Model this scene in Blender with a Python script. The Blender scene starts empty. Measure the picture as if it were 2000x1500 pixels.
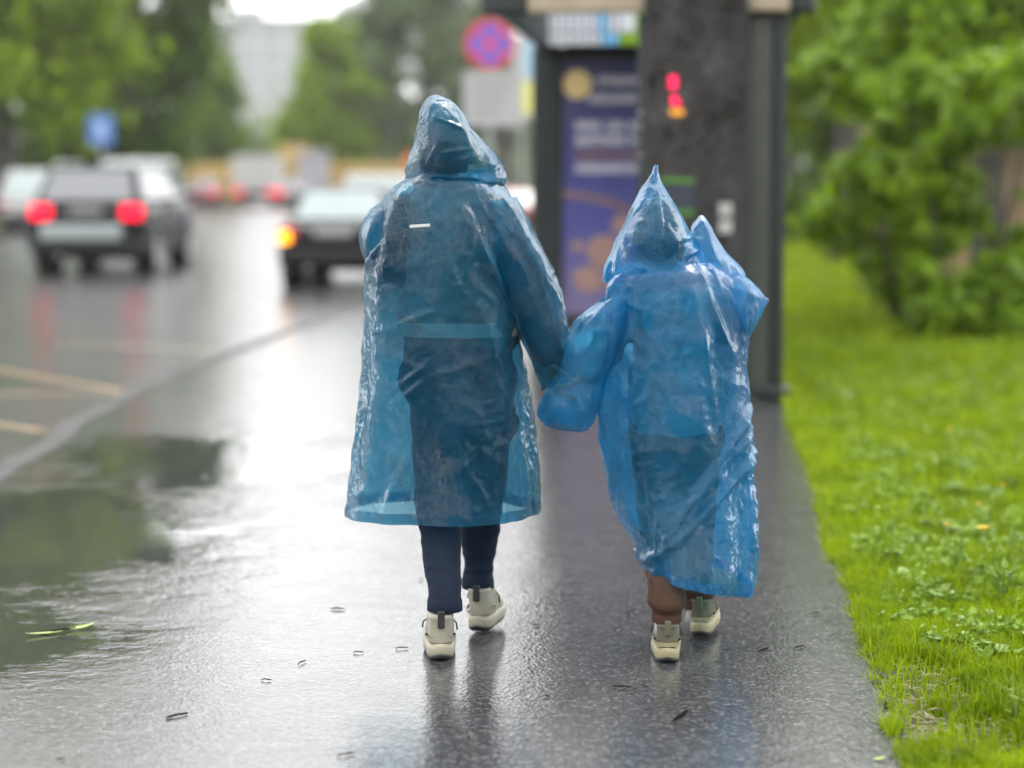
import bpy, bmesh, math, random
import numpy as np
from mathutils import Vector, Matrix, noise

R = math.radians
PI = math.pi
SC = bpy.context.scene
COL = SC.collection

# ------------------------------------------------------------------ camera
CAM_H, F_PX = 1.48, 4000.0                      # photo is 2000 x 1500
PITCH = math.atan(408 / F_PX)
cam_d = bpy.data.cameras.new('camera')
cam = bpy.data.objects.new('camera', cam_d)
COL.objects.link(cam)
cam.location = (0, 0, CAM_H)
cam.rotation_euler = (PI / 2 - PITCH, 0, 0)
cam_d.sensor_width = 36
cam_d.lens = 72
cam_d.clip_end = 2000
cam_d.dof.use_dof = True
cam_d.dof.focus_distance = 6.14
cam_d.dof.aperture_fstop = 1.13
SC.camera = cam

# ------------------------------------------------------------------ sky, sun, exposure
world = bpy.data.worlds.new('World')
SC.world = world
world.use_nodes = True
wn, wl = world.node_tree.nodes, world.node_tree.links
wn.clear()
SUN_EL, SUN_ROT = R(52), R(200)
sky = wn.new('ShaderNodeTexSky')
sky.sky_type = 'NISHITA'
sky.sun_disc = False
sky.sun_elevation = SUN_EL
sky.sun_rotation = SUN_ROT
sky.dust_density = 4
hsv = wn.new('ShaderNodeHueSaturation')
hsv.inputs['Saturation'].default_value = 0.12
wl.new(sky.outputs[0], hsv.inputs['Color'])
wmix = wn.new('ShaderNodeMix')
wmix.data_type = 'RGBA'
wmix.inputs['Factor'].default_value = 0.88      # closed cloud cover
wmix.inputs['B'].default_value = (20.8, 20.8, 20.9, 1)
wl.new(hsv.outputs[0], wmix.inputs['A'])
bg = wn.new('ShaderNodeBackground')
bg.inputs['Strength'].default_value = 0.1
wl.new(wmix.outputs['Result'], bg.inputs['Color'])
wo = wn.new('ShaderNodeOutputWorld')
wl.new(bg.outputs[0], wo.inputs['Surface'])

sun_d = bpy.data.lights.new('sun', 'SUN')
sun_d.energy = 1.2
sun_d.angle = R(25)
sun_d.color = (1, 0.98, 0.94)
sun = bpy.data.objects.new('sun', sun_d)
COL.objects.link(sun)
sun.rotation_euler = (PI / 2 - SUN_EL, 0, PI - SUN_ROT + PI)
sun.location = (0, 0, 30)

SC.view_settings.view_transform = 'Standard'
SC.view_settings.look = 'None'
SC.view_settings.exposure = 0.70
SC.view_settings.gamma = 1
SC.view_settings.use_curve_mapping = False
SC.render.engine = 'CYCLES'
SC.cycles.use_denoising = True
SC.cycles.max_bounces = 6
SC.cycles.diffuse_bounces = 3
SC.cycles.glossy_bounces = 3
SC.cycles.use_adaptive_sampling = True
SC.cycles.adaptive_threshold = 0.05
SC.cycles.transparent_max_bounces = 14
SC.cycles.volume_bounces = 1
SC.cycles.sample_clamp_indirect = 8


# ------------------------------------------------------------------ coordinates
def at(px, py, Y):
    """world point at world depth Y on the sight line of a photo pixel"""
    x = (px - 1000) / F_PX
    y = (750 - py) / F_PX
    c, s = math.cos(PITCH), math.sin(PITCH)
    d = Vector((x, c + y * s, -s + y * c))
    k = Y / d.y
    return Vector((d.x * k, Y, CAM_H + d.z * k))


def gnd(px, py, z=0.0):
    p = at(px, py, 1.0)
    k = (z - CAM_H) / (p.z - CAM_H)
    return Vector((p.x * k, k, z))


ROAD_A = R(5.5)
U = Vector((math.sin(ROAD_A), math.cos(ROAD_A), 0))
V = Vector((math.cos(ROAD_A), -math.sin(ROAD_A), 0))


def st(s, t, z=0.0):
    p = U * s + V * t
    return Vector((p.x, p.y, z))


# ------------------------------------------------------------------ object helpers
def tag(o, label=None, cat=None, group=None, kind=None):
    if label: o['label'] = label
    if cat: o['category'] = cat
    if group: o['group'] = group
    if kind: o['kind'] = kind
    return o


def empty(name, loc=(0, 0, 0), rz=0.0, label=None, cat=None, group=None):
    o = bpy.data.objects.new(name, None)
    COL.objects.link(o)
    o.location = loc
    o.rotation_euler = (0, 0, rz)
    o.empty_display_size = 0.2
    return tag(o, label, cat, group)


def root_loc(o):
    while o.parent: o = o.parent
    return Vector(o.location) if o.type == 'EMPTY' else Vector((0, 0, 0))


def link(name, me, mat=None, parent=None, smooth=False, world_coords=False):
    o = bpy.data.objects.new(name, me)
    COL.objects.link(o)
    if mat is not None:
        for m in (mat if isinstance(mat, (list, tuple)) else [mat]):
            me.materials.append(m)
    if smooth:
        me.polygons.foreach_set('use_smooth', [True] * len(me.polygons))
    if parent is not None:
        o.parent = parent
        if world_coords:
            me.transform(Matrix.Translation(-root_loc(parent)))
    return o


def np_mesh(name, co, faces_flat, nper):
    """numpy mesh: co (n,3), faces_flat (m,nper)"""
    me = bpy.data.meshes.new(name)
    co = np.asarray(co, dtype=np.float32)
    f = np.asarray(faces_flat, dtype=np.int32)
    me.vertices.add(len(co))
    me.vertices.foreach_set('co', co.ravel())
    me.loops.add(f.size)
    me.loops.foreach_set('vertex_index', f.ravel())
    me.polygons.add(len(f))
    me.polygons.foreach_set('loop_start', np.arange(0, f.size, nper, dtype=np.int32))
    me.update(calc_edges=True)
    return me


class MB:
    """collects shapes that become one mesh"""

    def __init__(self):
        self.v, self.f = [], []

    def add(self, vs, fs):
        b = len(self.v)
        self.v += [tuple(p) for p in vs]
        self.f += [tuple(b + i for i in f) for f in fs]
        return self

    def box(self, x0, x1, y0, y1, z0, z1, bev=0.0, M=None):
        if bev > 0:
            bm = bmesh.new()
            bmesh.ops.create_cube(bm, size=1)
            for v in bm.verts:
                v.co = Vector(((x0 + x1) / 2 + v.co.x * (x1 - x0), (y0 + y1) / 2 + v.co.y * (y1 - y0), (z0 + z1) / 2 + v.co.z * (z1 - z0)))
            bmesh.ops.bevel(bm, geom=bm.edges[:], offset=bev, segments=2, affect='EDGES', profile=0.5)
            bm.verts.index_update()
            vs = [v.co.copy() for v in bm.verts]
            fs = [[v.index for v in f.verts] for f in bm.faces]
            bm.free()
        else:
            vs = [Vector(p) for p in ((x0, y0, z0), (x1, y0, z0), (x1, y1, z0), (x0, y1, z0), (x0, y0, z1), (x1, y0, z1), (x1, y1, z1), (x0, y1, z1))]
            fs = [(0, 3, 2, 1), (4, 5, 6, 7), (0, 1, 5, 4), (1, 2, 6, 5), (2, 3, 7, 6), (3, 0, 4, 7)]
        if M is not None: vs = [M @ v for v in vs]
        return self.add(vs, fs)

    def tube(self, pts, rad, n=10, cap=True):
        pts = [Vector(p) for p in pts]
        if not isinstance(rad, (list, tuple)): rad = [rad] * len(pts)
        vs, fs = [], []
        prev = None
        for i, p in enumerate(pts):
            t = (pts[min(i + 1, len(pts) - 1)] - pts[max(i - 1, 0)]).normalized()
            if prev is None:
                a = t.orthogonal().normalized()
            else:
                a = (prev - t * prev.dot(t)).normalized()
            prev = a
            b = t.cross(a)
            for k in range(n):
                an = 2 * PI * k / n
                vs.append(p + (a * math.cos(an) + b * math.sin(an)) * rad[i])
        for i in range(len(pts) - 1):
            for k in range(n):
                k2 = (k + 1) % n
                fs.append((i * n + k, i * n + k2, (i + 1) * n + k2, (i + 1) * n + k))
        if cap:
            fs.append(tuple(range(n - 1, -1, -1)))
            fs.append(tuple((len(pts) - 1) * n + k for k in range(n)))
        return self.add(vs, fs)

    def capsule(self, p, q, r0, r1, n=14):
        p, q = Vector(p), Vector(q)
        d = (q - p)
        L = d.length
        d = d / L if L > 1e-6 else Vector((0, 0, 1))
        pts, rr = [], []
        for k in range(5):
            a = -PI / 2 + (k + .15) / 5.15 * PI / 2
            pts.append(p + d * r0 * math.sin(a)); rr.append(max(r0 * math.cos(a), r0 * .08))
        pts.append(p); rr.append(r0)
        pts.append(q); rr.append(r1)
        for k in range(1, 6):
            a = (k - .15) / 5 * PI / 2
            pts.append(q + d * r1 * math.sin(a)); rr.append(max(r1 * math.cos(a), r1 * .08))
        return self.tube(pts, rr, n)

    def ball(self, c, rx, ry, rz, nu=18, nv=12):
        c = Vector(c)
        vs = [c + Vector((0, 0, -rz))]
        fs = []
        for j in range(1, nv):
            ph = -PI / 2 + PI * j / nv
            for i in range(nu):
                th = 2 * PI * i / nu
                vs.append(c + Vector((rx * math.cos(ph) * math.cos(th), ry * math.cos(ph) * math.sin(th), rz * math.sin(ph))))
        vs.append(c + Vector((0, 0, rz)))
        for i in range(nu):
            fs.append((0, 1 + (i + 1) % nu, 1 + i))
            fs.append((len(vs) - 1, 1 + (nv - 2) * nu + i, 1 + (nv - 2) * nu + (i + 1) % nu))
        for j in range(nv - 2):
            for i in range(nu):
                a, b = 1 + j * nu + i, 1 + j * nu + (i + 1) % nu
                fs.append((a, b, b + nu, a + nu))
        return self.add(vs, fs)

    def rings(self, rings, closed=True, cap=False):
        n = len(rings[0])
        vs = [p for r in rings for p in r]
        fs = []
        for i in range(len(rings) - 1):
            for k in range(n if closed else n - 1):
                k2 = (k + 1) % n
                fs.append((i * n + k, i * n + k2, (i + 1) * n + k2, (i + 1) * n + k))
        if cap:
            fs.append(tuple(range(n - 1, -1, -1)))
            fs.append(tuple((len(rings) - 1) * n + k for k in range(n)))
        return self.add(vs, fs)

    def prism(self, poly, z0, z1):
        """poly: list of (x,y)"""
        n = len(poly)
        vs = [(x, y, z0) for x, y in poly] + [(x, y, z1) for x, y in poly]
        fs = [tuple(range(n - 1, -1, -1)), tuple(range(n, 2 * n))]
        fs += [(k, (k + 1) % n, n + (k + 1) % n, n + k) for k in range(n)]
        return self.add(vs, fs)

    def quad(self, a, b, c, d):
        return self.add([a, b, c, d], [(0, 1, 2, 3)])

    def mesh(self, name='m'):
        me = bpy.data.meshes.new(name)
        me.from_pydata(self.v, [], self.f)
        me.update()
        return me

    def build(self, name, mat, parent=None, smooth=False, world_coords=False):
        return link(name, self.mesh(name), mat, parent, smooth, world_coords)


def remeshed(mb, voxel, smooth_it=4):
    """fuse overlapping closed shapes into one continuous skin"""
    me = mb.mesh('tmp')
    o = bpy.data.objects.new('tmp', me)
    COL.objects.link(o)
    m = o.modifiers.new('r', 'REMESH'); m.mode = 'VOXEL'; m.voxel_size = voxel
    if smooth_it:
        s = o.modifiers.new('s', 'SMOOTH'); s.factor = 0.5; s.iterations = smooth_it
    dg = bpy.context.evaluated_depsgraph_get()
    dg.update()
    out = bpy.data.meshes.new_from_object(o.evaluated_get(dg))
    bpy.data.objects.remove(o)
    bpy.data.meshes.remove(me)
    return out


# ------------------------------------------------------------------ materials
class NT:
    def __init__(self, name):
        self.m = bpy.data.materials.new(name)
        self.m.use_nodes = True
        self.n = self.m.node_tree.nodes
        self.l = self.m.node_tree.links
        self.n.clear()
        self.out = self.n.new('ShaderNodeOutputMaterial')

    def new(self, t, **kw):
        nd = self.n.new(t)
        for k, v in kw.items():
            if k in nd.inputs.keys() if hasattr(nd.inputs, 'keys') else False:
                self.set(nd, k, v)
            else:
                setattr(nd, k, v)
        return nd

    def set(self, nd, sock, v):
        s = nd.inputs[sock]
        if isinstance(v, bpy.types.NodeSocket): self.l.new(v, s)
        else: s.default_value = v

    def noise(self, scale, detail=4, rough=.55, vec=None, typ='FBM', dist=0.0):
        nd = self.n.new('ShaderNodeTexNoise')
        nd.noise_type = typ
        nd.inputs['Scale'].default_value = scale
        nd.inputs['Detail'].default_value = detail
        nd.inputs['Roughness'].default_value = rough
        nd.inputs['Distortion'].default_value = dist
        if typ == 'FBM': nd.normalize = True
        if vec is not None: self.l.new(vec, nd.inputs['Vector'])
        return nd.outputs[0]

    def ramp(self, fac, stops):
        nd = self.n.new('ShaderNodeValToRGB')
        e = nd.color_ramp.elements
        while len(e) < len(stops): e.new(0.5)
        for i, (p, c) in enumerate(stops):
            e[i].position = p
            e[i].color = c if len(c) == 4 else (*c, 1)
        self.l.new(fac, nd.inputs[0])
        return nd.outputs[0]

    def math(self, op, a, b=None, clamp=False):
        nd = self.n.new('ShaderNodeMath')
        nd.operation = op
        nd.use_clamp = clamp
        for i, v in enumerate((a, b)):
            if v is None: continue
            if isinstance(v, bpy.types.NodeSocket): self.l.new(v, nd.inputs[i])
            else: nd.inputs[i].default_value = v
        return nd.outputs[0]

    def maprange(self, v, a, b, c=0.0, d=1.0, smooth=True):
        nd = self.n.new('ShaderNodeMapRange')
        nd.interpolation_type = 'SMOOTHSTEP' if smooth else 'LINEAR'
        self.l.new(v, nd.inputs[0])
        for i, x in enumerate((a, b, c, d)): nd.inputs[i + 1].default_value = x
        return nd.outputs[0]

    def mixc(self, fac, a, b):
        nd = self.n.new('ShaderNodeMix')
        nd.data_type = 'RGBA'
        for s, v in (('Factor', fac), ('A', a), ('B', b)):
            k = nd.inputs[s] if s == 'Factor' else [i for i in nd.inputs if i.name == s and i.type == 'RGBA'][0]
            if isinstance(v, bpy.types.NodeSocket): self.l.new(v, k)
            elif isinstance(v, (int, float)): k.default_value = v
            else: k.default_value = (*v, 1) if len(v) == 3 else v
        return [o for o in nd.outputs if o.type == 'RGBA'][0]

    def pos(self):
        return self.n.new('ShaderNodeNewGeometry').outputs['Position']

    def obj(self):
        return self.n.new('ShaderNodeTexCoord').outputs['Object']

    def island(self):
        return self.n.new('ShaderNodeNewGeometry').outputs['Random Per Island']

    def bump(self, h, strength=.3, dist=.01, normal=None):
        nd = self.n.new('ShaderNodeBump')
        nd.inputs['Strength'].default_value = strength
        nd.inputs['Distance'].default_value = dist
        self.l.new(h, nd.inputs['Height'])
        if normal is not None: self.l.new(normal, nd.inputs['Normal'])
        return nd.outputs[0]

    def princ(self, col=(.5, .5, .5), rough=.5, metal=0.0, normal=None, spec=.5, **kw):
        p = self.n.new('ShaderNodeBsdfPrincipled')
        for s, v in (('Base Color', col), ('Roughness', rough), ('Metallic', metal), ('Specular IOR Level', spec), *kw.items()):
            k = p.inputs[s]
            if isinstance(v, bpy.types.NodeSocket): self.l.new(v, k)
            else: k.default_value = (*v, 1) if hasattr(v, '__len__') and len(v) == 3 and k.type == 'RGBA' else v
        if normal is not None: self.l.new(normal, p.inputs['Normal'])
        return p.outputs[0]

    def mixs(self, fac, a, b):
        nd = self.n.new('ShaderNodeMixShader')
        if isinstance(fac, bpy.types.NodeSocket): self.l.new(fac, nd.inputs[0])
        else: nd.inputs[0].default_value = fac
        self.l.new(a, nd.inputs[1]); self.l.new(b, nd.inputs[2])
        return nd.outputs[0]

    def bsdf(self, t, col, normal=None, **kw):
        nd = self.n.new(t)
        k = nd.inputs['Color']
        if isinstance(col, bpy.types.NodeSocket): self.l.new(col, k)
        else: k.default_value = (*col, 1)
        for s, v in kw.items():
            if isinstance(v, bpy.types.NodeSocket): self.l.new(v, nd.inputs[s])
            else: nd.inputs[s].default_value = v
        if normal is not None: self.l.new(normal, nd.inputs['Normal'])
        return nd.outputs[0]

    def done(self, surf):
        self.l.new(surf, self.out.inputs['Surface'])
        return self.m


MATS = {}


def simple(name, col, rough=.5, metal=0.0, var=.12, scale=6.0, bump=0.0, bscale=60.0, spec=.5, **kw):
    """plain material with a little uneven colour and gloss"""
    if name in MATS: return MATS[name]
    t = NT(name)
    v = t.obj()
    nz = t.noise(scale, 5, .6, v)
    lo = tuple(c * (1 - var) for c in col)
    hi = tuple(min(1, c * (1 + var)) for c in col)
    c = t.mixc(nz, lo, hi)
    rg = t.maprange(nz, .2, .8, max(.02, rough - .06), min(1, rough + .06), False)
    nm = t.bump(t.noise(bscale, 4, .6, v), bump, .005) if bump else None
    MATS[name] = t.done(t.princ(c, rg, metal, nm, spec, **kw))
    return MATS[name]


def emit(name, col, strength, base=(.02, .02, .02)):
    if name in MATS: return MATS[name]
    t = NT(name)
    MATS[name] = t.done(t.princ(base, .25, **{'Emission Color': col, 'Emission Strength': strength}))
    MATS[name].cycles.emission_sampling = 'NONE'
    return MATS[name]


def leaf_mat(name, dark, light, trans=.35, rough=.4):
    t = NT(name)
    r = t.math('ADD', t.math('MULTIPLY', t.island(), .55), t.math('MULTIPLY', t.maprange(t.noise(1.5, 3, .6, t.pos()), .32, .68, 0, 1), .45))
    c = t.mixc(r, dark, light)
    p = t.princ(c, rough, spec=.14)
    c2 = t.mixc(r, tuple(x * 1.2 for x in dark), tuple(min(1, x * 1.25) for x in light))
    tr = t.bsdf('ShaderNodeBsdfTranslucent', c2)
    return t.done(t.mixs(trans, p, tr))


# wet asphalt: a water film over dark aggregate; thick film (puddle) where the paving dips
def wet_asphalt(name, puddles, base=(.050, .050, .051), film=(.19, .09)):
    t = NT(name)
    pos = t.pos()
    sep = t.n.new('ShaderNodeSeparateXYZ'); t.l.new(pos, sep.inputs[0])
    big = t.noise(1.1, 5, .62, pos)
    mid = t.noise(5.5, 5, .65, pos)
    fine = t.noise(115, 2, .6, pos)
    vor = t.n.new('ShaderNodeTexVoronoi'); vor.inputs['Scale'].default_value = 85
    t.l.new(pos, vor.inputs['Vector'])
    mask = None
    for (cx, cy, rx, ry) in puddles:
        dx = t.math('DIVIDE', t.math('SUBTRACT', sep.outputs[0], cx), rx)
        dy = t.math('DIVIDE', t.math('SUBTRACT', sep.outputs[1], cy), ry)
        d2 = t.math('ADD', t.math('MULTIPLY', dx, dx), t.math('MULTIPLY', dy, dy))
        d = t.math('SQRT', d2)
        mask = d if mask is None else t.math('MINIMUM', mask, d)
    nz = t.math('ADD', t.math('MULTIPLY', t.math('SUBTRACT', big, .5), 1.5), t.math('MULTIPLY', t.math('SUBTRACT', mid, .5), 1.3))
    if mask is None:
        mask = t.math('ADD', 1.35, t.math('MULTIPLY', nz, 1.2))
    else:
        mask = t.math('ADD', mask, nz)
    pud = t.maprange(mask, .60, 1.22, 1.0, 0.0)
    grain = t.math('ADD', t.math('MULTIPLY', fine, .6), t.math('MULTIPLY', vor.outputs['Distance'], .7))
    amp = t.math('ADD', .03, t.math('MULTIPLY', t.math('SUBTRACT', 1.0, pud), .97))
    hgt = t.math('MULTIPLY', grain, amp)
    drops = t.noise(26, 2, .5, pos)
    rip = t.math('MULTIPLY', drops, .12)
    und = t.math('MULTIPLY', t.math('ADD', t.math('MULTIPLY', mid, .8), big), t.math('ADD', .4, t.math('MULTIPLY', t.math('SUBTRACT', 1.0, pud), 3.6)))
    nm = t.bump(t.math('ADD', t.math('ADD', hgt, rip), und), .24, .003)
    agg = t.n.new('ShaderNodeTexVoronoi'); agg.inputs['Scale'].default_value = 95; t.l.new(pos, agg.inputs['Vector'])
    gcol = t.n.new('ShaderNodeSeparateColor'); t.l.new(agg.outputs['Color'], gcol.inputs[0])
    spk = t.ramp(gcol.outputs[0], [(.0, tuple(c * .6 for c in base)), (.6, base), (.8, tuple(c * 1.35 for c in base)), (.97, tuple(c * 2.1 for c in base))])
    col = t.mixc(pud, spk, tuple(c * .7 for c in base))
    blot = t.maprange(big, .35, .65, 0, 1)
    rdry = t.maprange(t.math('ADD', t.math('MULTIPLY', mid, .5), t.math('MULTIPLY', big, .5)), .35, .65, film[0], film[1], False)
    rg = t.math('ADD', t.math('MULTIPLY', rdry, t.math('SUBTRACT', 1.0, pud)), t.math('MULTIPLY', pud, .02))
    return t.done(t.princ(col, rg, 0, nm, .5, IOR=1.45))


M_PAVE = wet_asphalt('wet_pavement', [(-2.05, 8.4, 1.12, 1.65), (-1.6, 10.6, .95, 1.35), (-2.2, 6.75, .85, .95), (-1.75, 6.35, .5, .55)])
M_ROAD = wet_asphalt('wet_road', [], film=(.28, .16))

# ================================================================== the setting
rng = np.random.default_rng(7)
random.seed(7)


def kerb_t(s):
    pts = [(-5, -3.3), (8, -3.4), (10.6, -3.66), (12.5, -3.93), (14.3, -4.05), (21, -4.05), (23, -3.75), (25.5, -3.25), (28, -3.1), (90, -3.1)]
    for (a, ta), (b, tb) in zip(pts, pts[1:]):
        if s <= b:
            k = (s - a) / (b - a)
            k = k * k * (3 - 2 * k)
            return ta + (tb - ta) * k
    return pts[-1][1]


def edge_t(s):
    """ragged right-hand edge of the footway"""
    n = noise.noise(Vector((s * 1.3, 3.1, 0))) * .05 + noise.noise(Vector((s * 6, 1.7, 0))) * .03 + noise.noise(Vector((s * 22, 9.7, 0))) * .02
    return .5 + n


# ground under everything
t = NT('earth_ground')
v = t.pos()
c = t.ramp(t.noise(.12, 6, .6, v), [(.3, (.05, .06, .025)), (.6, (.07, .09, .03)), (.8, (.09, .08, .05))])
M_EARTH = t.done(t.princ(c, .9))
tag(MB().box(-480, 480, -60, 480, -.9, -.17).build('ground', M_EARTH), kind='structure')

# road
lb = [(-16, -20), (-13.6, 30), (-13.4, 52), (-19, 105), (-26, 155), (-29, 172)]
poly = lb + [(70, 172), (70, 72), (13, 72), (13, -20)]
tag(MB().add([(x, y, -.12) for x, y in poly], [tuple(range(len(poly) - 1, -1, -1))]).build('road', M_ROAD), kind='structure')

# footway
rows = []
s = 1.0
ss = []
while s < 70:
    ss.append(s)
    s += .035 if s < 14 else (.15 if s < 30 else 1.0)
m = MB()
vs, fs = [], []
NT_ = 5
for i, s in enumerate(ss):
    t0, t1 = kerb_t(s) + .156, edge_t(s)
    for k in range(NT_):
        p = st(s, t0 + (t1 - t0) * k / (NT_ - 1))
        vs.append((p.x, p.y, 0.0))
    p = st(s, t1 + .03)
    vs.append((p.x, p.y, -.1))
for i in range(len(ss) - 1):
    for k in range(NT_):
        a = i * (NT_ + 1) + k
        fs.append((a, a + 1, a + NT_ + 2, a + NT_ + 1))
tag(m.add(vs, fs).build('pavement', M_PAVE), kind='structure')

# kerb stones between footway and road, one object each
M_KERB = simple('wet_kerb_concrete', (.045, .045, .043), .62, var=.4, scale=9, bump=.4, bscale=60, spec=.2)
kerb = empty('kerb', st(10, kerb_t(10)))
tag(kerb, kind='structure')
s = 7.0
while s < 66:
    L = 1.0
    a0, a1 = st(s, kerb_t(s)), st(s + L, kerb_t(s + L))
    d = (a1 - a0)
    ang = math.atan2(-d.x, d.y)
    M = Matrix.Translation(a0) @ Matrix.Rotation(ang, 4, 'Z') @ Matrix.Rotation(random.uniform(-.004, .004), 4, 'Y')
    MB().box(0, .15, .008, d.length - .008, -.3, .004 + random.uniform(0, .006), .012, M).build('kerb_stone', M_KERB, kerb, world_coords=True)
    s += L
# far-side kerb along the left verge
far_kerb = empty('kerb', (-13.5, 40, 0))
tag(far_kerb, kind='structure')
pts = [Vector((x, y, 0)) for x, y in lb[1:]]
for a, b in zip(pts, pts[1:]):
    n = max(1, int((b - a).length / 3))
    for k in range(n):
        p, q = a.lerp(b, k / n), a.lerp(b, (k + 1) / n)
        d = q - p
        M = Matrix.Translation(p) @ Matrix.Rotation(math.atan2(-d.x, d.y), 4, 'Z')
        MB().box(-.16, 0, .01, d.length - .01, -.3, .02, .015, M).build('kerb_stone', M_KERB, far_kerb, world_coords=True)

# yellow zigzag road marking at the bus stop
t = NT('worn_yellow_paint')
v = t.pos()
w = t.maprange(t.noise(9, 6, .7, v), .35, .6, 0, 1)
M_YELLOW = t.done(t.princ(t.mixc(w, (.10, .085, .06), (.30, .18, .05)), .35))
zz = empty('road_marking', st(15, -5.2, -.116))
tag(zz, kind='structure')


def stroke(p, q, w=.12, z=-.116, name='painted_line', mat=None, par=None):
    p, q = Vector((p[0], p[1], z)), Vector((q[0], q[1], z))
    d = (q - p).normalized()
    n = Vector((-d.y, d.x, 0)) * w / 2
    return MB().add([p - n, q - n, q + n, p + n], [(0, 1, 2, 3)]).build(name, mat or M_YELLOW, par or zz, world_coords=True)


def rp(px, py):
    g = gnd(px, py, -.116)
    return (g.x, g.y)


zig = [rp(84, 842), rp(-320, 778)], [rp(-320, 770), rp(246, 768)], [rp(240, 764), rp(-40, 716)], [rp(420, 686), rp(110, 668)]
for p, q in zig: stroke(p, q, .10)

# lawn soil, under the grass
t = NT('lawn_soil')
v = t.pos()
c = t.ramp(t.noise(14, 6, .65, v), [(.3, (.018, .016, .010)), (.5, (.045, .036, .02)), (.7, (.045, .06, .015))])
far = t.noise(.5, 4, .6, v)
M_SOIL = t.done(t.princ(c, .8, normal=t.bump(t.noise(45, 5, .7, v), .7, .02)))
t = NT('far_lawn')
v = t.pos()
c = t.ramp(t.noise(1.2, 7, .7, v), [(.3, (.04, .08, .005)), (.5, (.065, .13, .006)), (.7, (.09, .16, .009))])
M_FARLAWN = t.done(t.princ(c, .7, normal=t.bump(t.noise(20, 5, .7, v), .8, .05)))
vs, fs = [], []
ls = np.concatenate([np.arange(1.5, 14, .12), np.arange(14, 71, 1.0)])
for s in ls:
    for tt in (edge_t(s) - .12, edge_t(s) + .35, 1.6, 3.5, 9, 40):
        p = st(s, tt)
        z = -.03 + noise.noise(Vector((p.x * 1.2, p.y * 1.2, 0))) * .012 * (tt > .3)
        if tt < .45: z = -.045
        vs.append((p.x, p.y, z))
for i in range(len(ls) - 1):
    for k in range(5):
        a = i * 6 + k
        fs.append((a, a + 1, a + 7, a + 6))
tag(MB().add(vs, fs).build('lawn_ground', M_SOIL, smooth=True), kind='structure')
# left verge
vp = [(x - .16, y) for x, y in lb]
poly = vp + [(-90, 172), (-90, -20)]
tag(MB().add([(x, y, -.01) for x, y in poly], [tuple(range(len(poly)))]).build('verge', M_FARLAWN), kind='structure')
# far side of the junction
tag(MB().box(-120, 120, 172.2, 300, -.4, -.02).build('far_verge', M_FARLAWN), kind='structure')


# ------------------------------------------------------------------ grass
def grass_mesh(name, n, srange, trange, hgt, wid, keep=None, dens_pow=1.0, seed=1):
    g = np.random.default_rng(seed)
    s = srange[0] + (srange[1] - srange[0]) * g.random(n) ** dens_pow
    tt = trange[0] + (trange[1] - trange[0]) * g.random(n)
    edge = np.array([edge_t(x) for x in np.arange(0, 80, .05)])
    tmin = edge[(s / .05).astype(int)]
    tt = np.where(tt < tmin - .015, tmin + g.random(n) * .1, tt)
    x = U.x * s + V.x * tt
    y = U.y * s + V.y * tt
    k = np.abs(x) < .26 * y + .35
    if keep is not None: k &= keep(x, y, g)
    x, y = x[k], y[k]
    n = len(x)
    h = hgt * (.55 + .8 * g.random(n)) * (1 + .3 * np.sin(x * 5.1 + 1.3 * np.sin(y * 3)) * np.sin(y * 4.3) + .35 * np.sin(x * 17 + 2 * np.sin(y * 9)) * np.sin(y * 11 + x * 6)) * (1 + 1.1 * (g.random(n) > .95))
    w = wid * (.7 + .6 * g.random(n))
    a = g.random(n) * 2 * PI
    lean = .25 + .75 * g.random(n)
    la = g.random(n) * 2 * PI
    z0 = np.full(n, -.035)
    base = np.stack([x, y, z0], 1)
    side = np.stack([np.cos(a), np.sin(a), np.zeros(n)], 1)
    ld = np.stack([np.cos(la), np.sin(la), np.zeros(n)], 1)
    up = np.array([0, 0, 1.0])
    hh = (h + .03)[:, None]
    mid = base + up * hh * .62 + ld * hh * (lean * .18)[:, None]
    tip = base + up * hh * (1 - .25 * lean)[:, None] + ld * hh * (lean * .75)[:, None]
    sw = side * w[:, None] * .5
    co = np.stack([base - sw, base + sw, mid + sw * .8, mid - sw * .8, tip], 1).reshape(-1, 3)
    i = np.arange(n)[:, None] * 5
    tri = np.concatenate([i + [0, 1, 2], i + [0, 2, 3], i + [3, 2, 4]], 1).reshape(-1, 3)
    return np_mesh(name, co, tri, 3)


BARE = [(1.21, 5.93, .13, .33), (1.19, 5.38, .17, .24), (1.09, 5.62, .10, .35)]


def keep_bare(x, y, g):
    k = np.ones(len(x), bool)
    for cx, cy, rx, ry in BARE:
        d = np.sqrt(((x - cx) / rx) ** 2 + ((y - cy) / ry) ** 2) + .35 * np.sin(x * 41) * np.sin(y * 23)
        k &= (d > 1) | (g.random(len(x)) < .22)
    return k


def grass_mat(name, a, b, trans=.4):
    t = NT(name)
    r = t.island()
    v = t.pos()
    patch = t.maprange(t.noise(2.6, 5, .65, v), .3, .7, 0, 1)
    c = t.mixc(t.math('ADD', t.math('MULTIPLY', r, .55), t.math('MULTIPLY', patch, .5)), a, b)
    p = t.princ(c, .45, spec=.16)
    tr = t.bsdf('ShaderNodeBsdfTranslucent', c)
    return t.done(t.mixs(trans, p, tr))


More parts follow.
